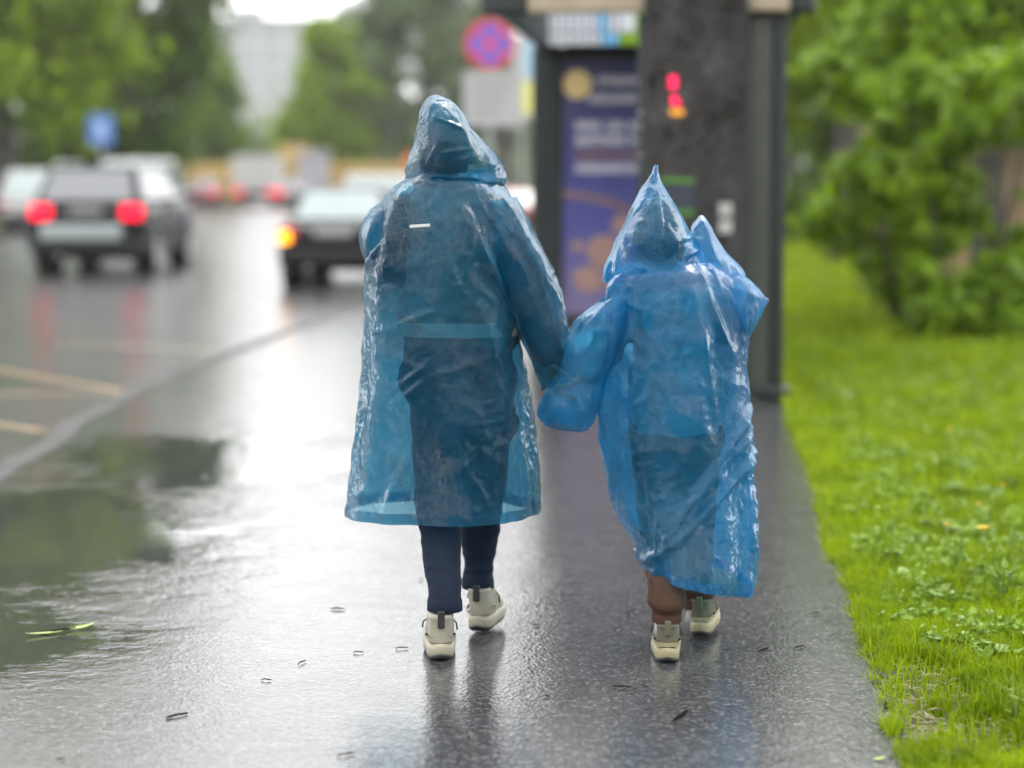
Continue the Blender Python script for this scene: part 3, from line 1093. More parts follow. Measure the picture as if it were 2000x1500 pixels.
M_POSTER.cycles.emission_sampling = 'NONE'
poster = MB().box(-1.287, .077, yP - .02, yP + .02, .263, 2.467).build('poster', M_POSTER, case)
M_PTXT = emit('poster_white_print', (.85, .83, .85), .12, (.5, .48, .52))
M_PYEL = emit('poster_gold_print', (.9, .65, .25), .12, (.5, .38, .18))
M_PORG = emit('poster_orange_print', (.8, .4, .2), .04, (.20, .115, .085))
M_PSKIN = emit('poster_peach_print', (.8, .45, .35), .05, (.27, .165, .15))


def disc_xz(cx, cz, rx, rz, y, n=28, a0=0, a1=2 * PI):
    m = MB()
    vs = [(cx, y, cz)] + [(cx + rx * math.cos(a0 + (a1 - a0) * k / n), y, cz + rz * math.sin(a0 + (a1 - a0) * k / n)) for k in range(n + 1)]
    m.add(vs, [(0, k + 1, k + 2) for k in range(n)])
    return m


def pposter(px, py):
    p = at(px, py, st(S0 + yP, -1).y)
    M = sh.matrix_world if False else Matrix.Translation(st(S0, 0)) @ Matrix.Rotation(-ROAD_A, 4, 'Z')
    q = M.inverted() @ p
    return q.x, q.z


x_, z_ = pposter(1128, 165)
disc_xz(x_, z_, .125, .125, yP - .024).build('printed_emblem', M_PYEL, poster)
prg = random.Random(5)


def text_row(px0, px1, py, hpx, mat, name='printed_text'):
    """a line of print: letter-sized strokes, too soft in the photograph to read"""
    x0, z0 = pposter(px0, py + hpx / 2)
    x1, z1 = pposter(px1, py - hpx / 2)
    m = MB()
    x = x0
    while x < x1:
        w = prg.uniform(.55, .85) * (z1 - z0)
        if prg.random() < .14:
            x += w * .6
            continue
        st_ = .22 * (z1 - z0)
        y = yP - .024
        m.quad((x, y, z0), (x + st_, y, z0), (x + st_, y, z1), (x, y, z1))
        m.quad((x + w - st_, y, z0), (x + w, y, z0), (x + w, y, z1), (x + w - st_, y, z1))
        zz_ = prg.choice((z0, (z0 + z1) / 2 - st_ / 2, z1 - st_))
        m.quad((x + st_, y - .001, zz_), (x + w - st_, y - .001, zz_), (x + w - st_, y - .001, zz_ + st_), (x + st_, y - .001, zz_ + st_))
        x += w + .2 * (z1 - z0)
    return tag(m.build(name, mat, poster), kind='stuff')


text_row(1168, 1290, 158, 16, M_PTXT)
text_row(1152, 1290, 192, 16, M_PTXT)
for py, mat in ((246, M_PTXT), (274, M_PTXT), (301, M_PORG), (329, M_PTXT)):
    text_row(1126, 1300, py, 19, mat)
# orange sweep and peach shapes printed on the lower half
m = MB()
for k in range(14):
    a, b = k / 14, (k + 1) / 14
    q = []
    for f in (a, b):
        x, z = pposter(1098 + 200 * f, 385 + 70 * f * f)
        q.append((x, z))
    m.quad((q[0][0], yP - .024, q[0][1]), (q[1][0], yP - .024, q[1][1]), (q[1][0], yP - .024, q[1][1] + .05), (q[0][0], yP - .024, q[0][1] + .05))
m.build('printed_sweep', M_PORG, poster)
for (px, py, r, rz) in ((1215, 440, .09, .10), (1180, 490, .16, .15), (1150, 545, .15, .12), (1128, 480, .06, .05), (1210, 560, .12, .1)):
    x, z = pposter(px, py)
    disc_xz(x, z, r, rz, yP - .0245 - .0006 * (px % 7), 9).build('printed_shape', M_PSKIN, poster)

# glowing coloured strip made up for the bright view out above the poster
rs = MB().box(-1.42, .26, yP - .1, yP - .04, 2.60, 2.90, .01).build('glow_strip', M_FRAME2, sh)
M_RW = emit('glow_strip_white', (.9, .93, 1), .45, (.4, .4, .42))
M_RB = emit('glow_strip_blue', (.25, .62, 1), .55, (.2, .45, .6))
M_RG = emit('glow_strip_green', (.35, .6, .05), .4, (.25, .42, .06))
for z0, z1 in ((2.61, 2.695), (2.715, 2.89)):
    cuts = [(-1.41, -.98, M_RW), (-.975, -.90, M_RB), (-.895, -.66, M_RW), (-.655, .25, M_RG)] if z0 > 2.7 else [(-1.41, -.96, M_RW), (-.955, -.80, M_RB), (-.795, .25, M_RG)]
    for x0, x1, mm in cuts:
        MB().box(x0, x1, yP - .112, yP - .10, z0, z1).build('strip_panel', mm, rs)
    for k in range(9):
        x = -1.37 + k * .07
        MB().box(x, x + .018, yP - .118, yP - .1125, z0 + .012, z1 - .012).build('strip_bar', simple('strip_grey_bar', (.30, .32, .36), .4), rs)

# ------------------------------------------------------------------ information pylon in front of the shelter
t = NT('black_scratched_glass')
v = t.obj()
mp = t.n.new('ShaderNodeMapping'); mp.inputs['Rotation'].default_value = (0, .7, 0); mp.inputs['Scale'].default_value = (3, 1, 26)
t.l.new(v, mp.inputs[0])
scr = t.maprange(t.noise(5, 6, .7, mp.outputs[0]), .58, .75, 0, 1)
blot = t.noise(4, 6, .65, v)
spots = t.maprange(t.noise(60, 4, .7, v), .6, .8, 0, 1)
vl = t.n.new('ShaderNodeTexVoronoi'); vl.feature = 'DISTANCE_TO_EDGE'; vl.inputs['Scale'].default_value = 6.5; t.l.new(v, vl.inputs['Vector'])
lines = t.math('MULTIPLY', t.maprange(vl.outputs['Distance'], .0, .025, 1, 0), .55)
c = t.mixc(t.math('MULTIPLY', t.math('MAXIMUM', t.math('MAXIMUM', scr, lines), spots), .6, True), t.ramp(blot, [(.32, (.006, .0055, .0055)), (.68, (.036, .032, .032))]), (.20, .185, .185))
M_PYLON = t.done(t.princ(c, t.maprange(blot, .3, .7, .08, .3), spec=.5))
py_ = empty('information_pylon', st(S0 - .16, -.10), -ROAD_A, 'tall black information pylon with red display digits before the shelter', 'information pylon')
MB().box(-.335, .335, -.05, .055, .03, 3.0, .012).build('cabinet', M_FRAME, py_)
face = MB().box(-.30, .315, -.062, -.0505, .12, 2.97).build('display_glass', M_PYLON, py_)
MB().box(-.36, .36, -.09, .09, .001, .06, .01).build('foot_plate', M_FRAME, py_)


def ppyl(px, py):
    p = at(px, py, st(S0 - .16 - .06, -.1).y)
    M = Matrix.Translation(st(S0 - .16, -.10)) @ Matrix.Rotation(-ROAD_A, 4, 'Z')
    q = M.inverted() @ p
    return q.x, q.z


M_LED = emit('led_red', (1, .01, .09), 1.6, (.1, 0, 0))
M_LEDO = emit('led_orange', (.9, .38, .03), .8, (.1, .04, 0))
M_LEDG = emit('led_green', (.25, .7, .08), .12, (.03, .1, 0))
for (x0, x1, y0, y1, sk) in ((1307, 1322, 148, 173, .0), (1309, 1325, 187, 207, 5)):
    a, zt = ppyl(x0, y0); b, zb = ppyl(x1, y1)
    k = sk / F_PX * S0
    m = MB().add([(a, -.064, zt), (b - k * .6, -.064, zt), (b + k, -.064, zb), (a + k, -.064, zb)], [(0, 3, 2, 1)])
    m.build('display_digit', M_LED, face)
a, zt = ppyl(1308, 213); b, zb = ppyl(1336, 225)
MB().quad((a, -.064, zb), (b, -.064, zb), (b, -.064, zt), (a, -.064, zt)).build('display_dash', M_LEDO, face)
a, zt = ppyl(1290, 346); b, zb = ppyl(1356, 420)
scn = MB().box(a, b, -.068, -.0625, zb, zt).build('small_screen', simple('small_screen_dark', (.035, .04, .055), .2), face)
for z in (zt - .035, zb + .004):
    MB().quad((a, -.070, z), (b, -.070, z), (b, -.070, z + .028), (a, -.070, z + .028)).build('screen_stripe', M_LEDG, scn)
M_STK = simple('white_sticker', (.32, .32, .31), .5)
for yy in (409, 442):
    a, zt = ppyl(1404, yy - 13); b, zb = ppyl(1430, yy + 13)
    MB().box(a, b, -.066, -.0625, zb, zt).build('sticker', M_STK, face)
for yy in (220, 246, 303):
    a, zt = ppyl(1250, yy); 
    MB().ball((a + .0, -.052, zt), .012, .006, .012, 8, 6).build('bolt', M_STK, py_)

# ------------------------------------------------------------------ road signs
M_POLE = simple('galvanised_pole', (.30, .31, .31), .4, .6)
M_SRED = simple('sign_red', (.55, .04, .06), .35, var=.05)
M_SBLUE = simple('sign_blue', (.05, .09, .50), .35, var=.05)
M_SWHITE = simple('sign_white', (.34, .34, .34), .4, var=.05)
Ys = 29.5
c0 = at(956, 86, Ys)
sg = empty('no_stopping_sign', (c0.x, Ys, 0), 0, 'round blue no stopping sign with red ring above a white plate', 'road sign')
MB().tube([(0, .05, 0), (0, .05, c0.z + .3)], .038, 12).build('pole', M_POLE, sg)


def disc(r, y0, y1, z, n=40):
    m = MB()
    m.tube([(0, y1, z), (0, y0, z)], r, n)
    return m


dk = disc(.352, -.012, .008, c0.z).build('sign_disc', M_SBLUE, sg)
m = MB()
n = 40
vs = []
for k in range(n):
    a = 2 * PI * k / n
    for r in (.352, .275):
        vs.append((r * math.cos(a), -.016, c0.z + r * math.sin(a)))
m.add(vs, [(2 * k, 2 * k + 1, 2 * ((k + 1) % n) + 1, 2 * ((k + 1) % n)) for k in range(n)])
m.build('red_ring', M_SRED, dk)
for sgn in (-1, 1):
    d = Vector((math.cos(sgn * PI / 4), 0, math.sin(sgn * PI / 4)))
    nrm = Vector((-d.z, 0, d.x)) * .034
    o_ = Vector((0, -.017 - .001 * sgn, c0.z))
    MB().quad(*(o_ + d * .285 * a + nrm * b for a, b in ((-1, -1), (1, -1), (1, 1), (-1, 1)))).build('red_bar', M_SRED, dk)
a = at(905, 140, Ys); b = at(1020, 247, Ys)
pl = MB().box(a.x - c0.x, b.x - c0.x, -.015, .0, b.z, a.z, .004).build('plate', M_SWHITE, sg)
for k in range(3):
    z = a.z - .16 - k * .2
    MB().box(a.x - c0.x + .1, b.x - c0.x - .1 - .12 * k, -.019, -.0155, z - .035, z + .035).build('printed_line', simple('faded_print_grey', (.22, .22, .23), .5), pl)
# bus stop flag with stripes beyond it
Yf = 33.0
a, b = at(1000, 70, Yf), at(1042, 235, Yf)
fl = empty('stop_flag', ((a.x + b.x) / 2, Yf, 0), 0, 'white blue and yellow striped stop flag behind the white plate', 'sign')
MB().tube([(0, .05, 0), (0, .05, a.z)], .03, 10).build('pole', M_POLE, fl)
w = (b.x - a.x) / 2
MB().box(-w, w, -.01, .02, b.z, a.z, .004).build('board', M_SWHITE, fl)
MB().box(-w * .1, w * .9, -.016, -.0105, b.z + .1, b.z + .62).build('yellow_stripe', simple('flag_yellow', (.60, .58, .16), .5), fl)
MB().box(w * .2, w * .95, -.016, -.0105, b.z + .66, a.z - .1).build('blue_stripe', simple('flag_blue', (.28, .48, .62), .5), fl)
# blue square road sign on the left verge
Yb = 58.0
a, b = at(172, 224, Yb), at(222, 282, Yb)
bs = empty('parking_sign', ((a.x + b.x) / 2, Yb, 0), 0, 'blue square road sign among the trees above the dark estate car', 'road sign')
w = (b.x - a.x) / 2
MB().tube([(0, .05, 0), (0, .05, a.z + .05)], .035, 10).build('pole', M_POLE, bs)
bd = MB().box(-w, w, -.012, .012, b.z, a.z, .004).build('board', simple('road_sign_blue', (.06, .14, .38), .35), bs)
MB().box(-w * .35, w * .35, -.016, -.0125, b.z + .22, a.z - .22).build('pale_symbol', simple('sign_pale_blue', (.25, .34, .5), .4), bd)
# grey column among the barriers
g = at(612, 342, 111.8)
cl_ = empty('street_column', (g.x, 111.8, -.12), 0, 'short pale grey column among the yellow barriers', 'column')
MB().box(-.8, .8, -.5, .5, 0, 2.7, .08).build('shaft', simple('pale_column', (.3, .29, .31), .6), cl_)
MB().box(-.95, .95, -.65, .65, 2.703, 2.9, .05).build('cap', simple('pale_column', (.3, .29, .31), .6), cl_)


# ================================================================== people
def film_mat(name, tint, scat, clear, bump_s):
    """thin blue polythene: part clear, part milky, wet gloss on the crinkles"""
    t = NT(name)
    v = t.pos()
    st_ = t.n.new('ShaderNodeMapping'); st_.inputs['Scale'].default_value = (1, 1, .6); t.l.new(v, st_.inputs[0])
    w1 = t.noise(16, 1, .5, st_.outputs[0], 'FBM', .8)
    rid = t.noise(17, 2, .5, st_.outputs[0], 'RIDGED_MULTIFRACTAL', .5)
    rid2 = t.noise(44, 1, .5, v, 'RIDGED_MULTIFRACTAL', 0)
    big = t.maprange(t.noise(3.2, 1, .5, v), .40, .60, .22, 1.0)
    h = t.math('ADD', t.math('MULTIPLY', rid, .42), t.math('MULTIPLY', rid2, .16))
    h = t.math('ADD', t.math('MULTIPLY', h, big), t.math('MULTIPLY', w1, .5))
    warp = t.n.new('ShaderNodeMix'); warp.data_type = 'VECTOR'; warp.inputs['Factor'].default_value = .014
    wn_ = t.n.new('ShaderNodeTexNoise'); wn_.inputs['Scale'].default_value = 14; wn_.inputs['Detail'].default_value = 0; t.l.new(v, wn_.inputs['Vector'])
    va = [i for i in warp.inputs if i.type == 'VECTOR']
    t.l.new(st_.outputs[0], va[0]); t.l.new(wn_.outputs['Color'], va[1])
    wv_ = [o for o in warp.outputs if o.type == 'VECTOR'][0]
    creases = None
    for sc_, wd in ((14, .022), (31, .035)):
        vo = t.n.new('ShaderNodeTexVoronoi'); vo.feature = 'DISTANCE_TO_EDGE'; vo.inputs['Scale'].default_value = sc_
        vo.inputs['Randomness'].default_value = 1
        t.l.new(wv_, vo.inputs['Vector'])
        gate = t.maprange(t.noise(sc_ * .35, 0, .5, v), .46, .60, 0, 1)
        ln = t.math('MULTIPLY', t.maprange(vo.outputs['Distance'], 0, wd * 1.6, 1, 0), gate)
        creases = ln if creases is None else t.math('MAXIMUM', creases, ln)
    creases = t.math('MULTIPLY', creases, big)
    h = t.math('ADD', h, t.math('MULTIPLY', creases, .22))
    nm = t.bump(h, bump_s, .014)
    milky = t.maprange(t.noise(9, 1, .6, st_.outputs[0]), .3, .7, .8, 1.15, False)
    c = t.n.new('ShaderNodeMix'); c.data_type = 'RGBA'; c.blend_type = 'MULTIPLY'; c.inputs['Factor'].default_value = 1
    ca = [i for i in c.inputs if i.type == 'RGBA']
    ca[0].default_value = (*scat, 1)
    comb = t.n.new('ShaderNodeCombineColor')
    for i in range(3): t.l.new(milky, comb.inputs[i])
    t.l.new(comb.outputs[0], ca[1])
    sc = [o for o in c.outputs if o.type == 'RGBA'][0]
    dif = t.bsdf('ShaderNodeBsdfDiffuse', sc, nm)
    trl = t.bsdf('ShaderNodeBsdfTranslucent', sc, nm)
    milk = t.mixs(.5, dif, trl)
    tp = t.bsdf('ShaderNodeBsdfTransparent', tint)
    lw = t.n.new('ShaderNodeLayerWeight'); lw.inputs['Blend'].default_value = .35
    t.l.new(nm, lw.inputs['Normal'])
    fac = t.math('ADD', t.maprange(lw.outputs['Facing'], .2, .95, 1 - clear, min(1, 1 - clear + .30), False), t.math('MULTIPLY', creases, .22), True)
    body = t.mixs(fac, tp, milk)
    gl = t.bsdf('ShaderNodeBsdfGlossy', (1, 1, 1), nm, Roughness=.19)
    fr = t.n.new('ShaderNodeFresnel'); fr.inputs['IOR'].default_value = 1.22
    t.l.new(nm, fr.inputs['Normal'])
    return t.done(t.mixs(t.math('ADD', t.math('MINIMUM', t.math('MULTIPLY', fr.outputs[0], 1.1), .17), t.math('MULTIPLY', creases, .05)), body, gl))


M_FILM_A = film_mat('blue_film_deep', (.35, .72, .88), (.015, .135, .235), .58, 1.0)
M_FILM_B = film_mat('blue_film_light', (.32, .75, .96), (.018, .225, .44), .63, .9)


def interp_rows(keys, n):
    """keys: rows of numbers keyed by first column order -> n smooth rows (Catmull-Rom, uniform in the first column)"""
    k = np.array(keys, float)
    x = k[:, 0]
    q = np.linspace(x[0], x[-1], n)
    out = [q]
    for j in range(1, k.shape[1]):
        y = k[:, j]
        m = np.gradient(y, x)
        i = np.clip(np.searchsorted(x, q) - 1, 0, len(x) - 2)
        h = x[i + 1] - x[i]
        u = (q - x[i]) / h
        h00 = 2 * u ** 3 - 3 * u ** 2 + 1; h10 = u ** 3 - 2 * u ** 2 + u
        h01 = -2 * u ** 3 + 3 * u ** 2; h11 = u ** 3 - u ** 2
        out.append(h00 * y[i] + h10 * h * m[i] + h01 * y[i + 1] + h11 * h * m[i + 1])
    return np.stack(out, 1)


def crumple(P, amt=1.0, seed=0.0):
    o = Vector((seed, seed * 1.7, -seed))
    Q = P + o
    a = noise.noise(Vector((Q.x * 8, Q.y * 8, Q.z * 3.4))) * .009
    w = Vector((noise.noise(Q * 6), noise.noise(Q * 6 + Vector((9, 2, 5))), noise.noise(Q * 6 + Vector((1, 8, 3))))) * .05
    E = Q + w
    n1 = 1 - abs(noise.noise(Vector(((E.x + .45 * E.z) * 15, E.y * 15, E.z * 5.5))))
    n2 = 1 - abs(noise.noise(Vector(((E.x - .6 * E.z) * 30, E.y * 30, E.z * 13))))
    n3 = 1 - abs(noise.noise(Vector((E.x * 48, E.y * 48, (E.z + .3 * E.x) * 40))))
    k = .35 + .9 * max(0, noise.noise(Q * 4.5) + .35)
    return amt * (a + (n1 ** 4 - .35) * .0085 + k * (n2 ** 5 - .3) * .0042 + k * (n3 ** 5 - .3) * .0032)


def film_tube(name, secs, nA, mat, root, power=.86, disp=None, skip=None, amt=1.0, seed=0.0, hem_rows=0, hem_name='hem', solid=False):
    """secs: list of (centre, right half-vector, depth half-vector). One open thin sheet."""
    rings = []
    for i, (c, ax, ay) in enumerate(secs):
        v = i / (len(secs) - 1)
        ring = []
        for k in range(nA):
            a = 2 * PI * k / nA
            ca, sa = math.cos(a), math.sin(a)
            u = math.copysign(abs(ca) ** power, ca); w = math.copysign(abs(sa) ** power, sa)
            P = c + ax * u + ay * w
            N = (ax.normalized() * ca * ay.length + ay.normalized() * sa * ax.length)
            N = N.normalized() if N.length > 1e-9 else Vector((0, 0, 1))
            d = crumple(P, amt, seed)
            if disp: d += disp(P, a, v, N)
            ring.append(P + N * d)
        rings.append(ring)
    vs = [p for r in rings for p in r]
    fs = []
    for i in range(len(rings) - 1):
        for k in range(nA):
            if skip and skip(i / (len(rings) - 1), 2 * PI * (k + .5) / nA): continue
            k2 = (k + 1) % nA
            fs.append((i * nA + k, i * nA + k2, (i + 1) * nA + k2, (i + 1) * nA + k))
    o = MB().add(vs, fs).build(name, mat, root, True, True)
    if hem_rows:
        hr = [[p + (p - secs[len(rings) - hem_rows + j][0]).normalized() * .0025 for p in rings[len(rings) - hem_rows + j]] for j in range(hem_rows)]
        MB().rings(hr).build(hem_name, mat, o, True, True)
    return o


def body_secs(rows, n, Yc):
    """rows: py, pxL, pxR, half depth, depth offset"""
    out = []
    for py, l, r, d, yo in interp_rows(rows, n):
        A, B = at(l, py, Yc), at(r, py, Yc)
        out.append(((A + B) / 2 + Vector((0, yo, 0)), (B - A) / 2, Vector((0, d, 0))))
    return out


def sleeve_secs(rows, n):
    """rows: key, lx, ly, rx, ry, Y, half depth"""
    out = []
    for _, lx, ly, rx, ry, Y, d in interp_rows(rows, n):
        A, B = at(lx, ly, Y), at(rx, ry, Y)
        out.append(((A + B) / 2, (B - A) / 2, Vector((0, d, 0))))
    return out


def line_dist(P, A, B):
    """distance of P from segment AB in the X-Z plane"""
    ax, az, bx, bz = A.x, A.z, B.x, B.z
    dx, dz = bx - ax, bz - az
    L2 = dx * dx + dz * dz
    u = max(0, min(1, ((P.x - ax) * dx + (P.z - az) * dz) / L2))
    return math.hypot(P.x - ax - u * dx, P.z - az - u * dz), u


def fold_disp(folds, drape=(.005, .016), ks=(5, 9, 14), seed=0.0):
    def f(P, a, v, N):
        amp = drape[0] + (drape[1] - drape[0]) * v
        ph = noise.noise(Vector((P.x * 1.5, seed, P.z * 1.3))) * 2.2
        d = amp * (math.sin(ks[0] * a + ph + seed) * .5 + math.sin(ks[1] * a - ph * 1.4 + 1.3) * .35 + math.sin(ks[2] * a + ph * 2 + .4) * .2)
        if N.y < .2:
            for A, B, h, w in folds:
                q, u = line_dist(P, A, B)
                if q < w * 3:
                    d += h * math.exp(-(q / w) ** 2) * math.sin(PI * min(1, max(0, .08 + .9 * u))) ** .5
        return d
    return f


def hand(m, wrist, d, nrm, s=1.0, curl=1.0):
    """palm, four unequal bent fingers, thumb from the side of the palm"""
    wrist, d, nrm = Vector(wrist), Vector(d).normalized(), Vector(nrm).normalized()
    nrm = (nrm - d * nrm.dot(d)).normalized()
    sd = d.cross(nrm)
    for k in (-1.2, -.4, .4, 1.2):
        m.capsule(wrist + sd * k * .008 * s, wrist + d * .085 * s + sd * k * .018 * s, .014 * s, .0115 * s, 10)
    for k, L in ((-1.5, .82), (-.5, .95), (.5, 1.0), (1.5, .9)):
        p = wrist + d * .088 * s + sd * k * .0165 * s
        dd = d
        for j, sl in enumerate((.040, .026, .020)):
            an = curl * (.55, .75, .5)[j]
            dd = (dd * math.cos(an) + nrm * math.sin(an)).normalized()
            q = p + dd * sl * L * s
            m.capsule(p, q, (.0095 - .0008 * j) * s, (.0088 - .0009 * j) * s, 8)
            p = q
    p = wrist + d * .025 * s + sd * .022 * s
    q = p + (d * .6 + sd * .7 + nrm * .45).normalized() * .042 * s
    r = q + (d * .8 + nrm * .6 + sd * .1).normalized() * .034 * s
    m.capsule(p, q, .012 * s, .0105 * s, 8); m.capsule(q, r, .0102 * s, .0088 * s, 8)


M_SKIN = simple('skin', (.34, .20, .145), .5, var=.08, scale=20)


def t_hair():
    t = NT('dark_hair')
    v = t.obj()
    mp = t.n.new('ShaderNodeMapping'); mp.inputs['Scale'].default_value = (90, 90, 6); t.l.new(v, mp.inputs[0])
    n_ = t.noise(2, 4, .6, mp.outputs[0])
    return t.done(t.princ(t.mixc(n_, (.012, .008, .006), (.05, .034, .024)), .45, normal=t.bump(n_, .5, .004)))


M_HAIR = t_hair()


def cloth(name, col, scale=320, wear=None):
    t = NT(name)
    v = t.obj()
    wv = t.noise(scale, 3, .6, v)
    lg = t.noise(9, 5, .6, v)
    hi = wear or tuple(min(1, c * 1.5) for c in col)
    c = t.mixc(t.math('ADD', t.math('MULTIPLY', wv, .5), t.math('MULTIPLY', lg, .5)), tuple(c * .6 for c in col), hi)
    fold = t.noise(16, 4, .55, v, 'FBM', .8)
    return t.done(t.princ(c, .85, normal=t.bump(t.math('ADD', t.math('MULTIPLY', wv, .12), fold), .55, .012), spec=.2))


M_JEANS = cloth('dark_blue_denim', (.006, .011, .024), wear=(.013, .023, .046))
M_COAT = cloth('dark_navy_jacket', (.02, .026, .04))
M_PALECOAT = cloth('pale_grey_quilted_cloth', (.13, .135, .13))
M_PALEHEM = cloth('pale_knit_hem', (.30, .30, .28))
M_TEAL = cloth('pale_blue_grey_jacket', (.14, .21, .24))
M_BROWN = cloth('brown_cotton', (.062, .034, .023))
M_SOCK = simple('white_sock', (.42, .42, .44), .9)
M_CREAM = simple('cream_leather', (.30, .28, .22), .45, var=.16, scale=18, bump=.25, bscale=60)
M_CREAMS = simple('cream_rubber_sole', (.33, .305, .225), .5, var=.2, scale=14, bump=.15)
M_OLIVE = simple('olive_grey_mesh', (.10, .097, .06), .7, var=.4, scale=30, bump=.5, bscale=150)
M_YELSOLE = simple('yellowed_rubber_sole', (.30, .27, .15), .5, var=.3, scale=20, bump=.3, bscale=50)
M_OUTSOLE = simple('black_outsole', (.02, .02, .02), .5)


def shoe(root, heel, yaw, L, collar, upper, sole, olive=False, pitch=0.0):
    M = Matrix.Translation(heel) @ Matrix.Rotation(-yaw, 4, 'Z') @ Matrix.Rotation(pitch, 4, 'X')
    k = L / .275
    prof = [(0, .014), (.006, .030), (.025, .041), (.07, .042), (.12, .041), (.17, .048), (.215, .045), (.25, .032), (.27, .014), (.275, .004)]

    def hw(y): return float(np.interp(y, [p[0] for p in prof], [p[1] for p in prof]))

    def ring(z, y0, y1, wk, n=30, zf=None):
        out = []
        for j in range(n):
            a = 2 * PI * j / n - PI / 2
            yy = (y0 + y1) / 2 + (y1 - y0) / 2 * math.sin(a)
            f = (math.sin(a) + 1) / 2
            full = hw(f * .275)
            w = full * wk * (abs(math.cos(a)) ** .55 if full else 0)
            x = math.copysign(w, math.cos(a))
            zz_ = z + (zf(yy) if zf else 0)
            out.append(M @ Vector((x * k, yy * k, zz_ * k)))
        return out

    def spring(y): return .022 * max(0, (y - .19) / .085) ** 2 + .010 * max(0, (.03 - y) / .03) ** 1.5
    sh_ = MB()
    rs = [ring(0, .008, .268, .90, zf=spring), ring(.006, .0, .275, 1.02, zf=spring), ring(.018, -.004, .278, 1.10, zf=spring), ring(.034, -.006, .279, 1.12, zf=spring), ring(.046, -.002, .274, 1.05, zf=spring), ring(.05, .004, .268, .9, zf=spring)]
    sh_.rings(rs, True, True)
    shoe_root = MB()
    ur = []
    for z, y0, y1, wk in ((.044, .004, .268, .96), (.056, .0, .262, 1.0), (.068, .0, .245, .99), (.082, .001, .205, .98), (.098, .002, .165, .95), (.115, .002, .138, .90), (.130 * collar, .0, .125, .90), (.142 * collar, -.004, .12, .92)):
        ur.append(ring(z, y0, y1, wk))
    up = MB().rings(ur, True, True).build('shoe', upper, root, True, True)
    so = sh_.build('sole', sole, up, True, True)
    ow = MB()
    ow.rings([ring(-.002, .008, .25, .90, zf=spring), ring(.004, -.003, .27, 1.04, zf=spring), ring(.013, -.006, .272, 1.09, zf=spring)], True, True)
    ow.build('outsole', M_OUTSOLE, up, True, True)
    # heel counter seam, pull tab and lace loops
    MB().box(-.011 * k, .011 * k, -.010 * k, .004 * k, .105 * collar * k, .158 * collar * k, .003, M).build('heel_tab', M_OUTSOLE if not olive else M_OLIVE, up, world_coords=True)
    bnd = [ring(.060, -.003, .12, 1.05), ring(.074, -.003, .10, 1.05)]
    MB().rings(bnd).build('heel_band', sole if olive else upper, up, True, True)
    lc = MB()
    for j in range(4):
        y = .125 + j * .022
        z = .118 - j * .016
        lc.tube([M @ Vector((-.03 * k, y * k, (z - .01) * k)), M @ Vector((0, (y + .006) * k, (z + .006) * k)), M @ Vector((.03 * k, y * k, (z - .01) * k))], .0032, 6)
    lc.tube([M @ Vector((-.034 * k, .11 * k, .115 * k)), M @ Vector((-.052 * k, .10 * k, .106 * k)), M @ Vector((-.055 * k, .095 * k, .088 * k))], .0028, 6)
    lc.tube([M @ Vector((.034 * k, .11 * k, .115 * k)), M @ Vector((.050 * k, .10 * k, .10 * k)), M @ Vector((.053 * k, .095 * k, .078 * k))], .0028, 6)
    lc.build('laces', M_OUTSOLE, up, True, True)
    if olive:
        ov = [ring(.05, -.004, .279, 1.07, zf=spring), ring(.062, .0, .27, 1.0, zf=lambda y: spring(y) + .006 * math.sin(y * 90))]
        MB().rings(ov).build('overlay', sole, up, True, True)
    return up


def head(m, c, s, yaw=0.0):
    """skull, jaw, nose, ears, facing +Y"""
    c = Vector(c)
    m.ball(c + Vector((0, -.008, .022)) * s, .077 * s, .096 * s, .092 * s)
    m.ball(c + Vector((0, .022, -.045)) * s, .060 * s, .068 * s, .072 * s)
    m.capsule(c + Vector((0, .085, .01)) * s, c + Vector((0, .105, -.025)) * s, .010 * s, .014 * s, 10)
    m.capsule(c + Vector((-.022, .082, -.062)) * s, c + Vector((.022, .082, -.062)) * s, .010 * s, .010 * s, 8)
    for sx in (-1, 1):
        m.ball(c + Vector((sx * .080, 0, -.01)) * s, .010 * s, .020 * s, .032 * s, 10, 8)
        m.capsule(c + Vector((sx * .018, .080, .028)) * s, c + Vector((sx * .050, .070, .026)) * s, .009 * s, .008 * s, 8)


def wrinkle(me, amp, fx, fz, seed):
    me.update()
    n_ = len(me.vertices)
    co, nr = np.empty(n_ * 3, np.float32), np.empty(n_ * 3, np.float32)
    me.vertices.foreach_get('co', co); me.vertices.foreach_get('normal', nr)
    co, nr = co.reshape(-1, 3), nr.reshape(-1, 3)
    d_ = np.empty(n_, np.float32)
    for i, (x, y, z) in enumerate(co.tolist()):
        q = Vector((x * fx + seed, y * fx, z * fz))
        d_[i] = amp * ((1 - abs(noise.noise(q))) ** 2 * 1.4 - .8 + noise.noise(q * .4))
    me.vertices.foreach_set('co', (co + nr * d_[:, None]).ravel())
    me.update()
    return me


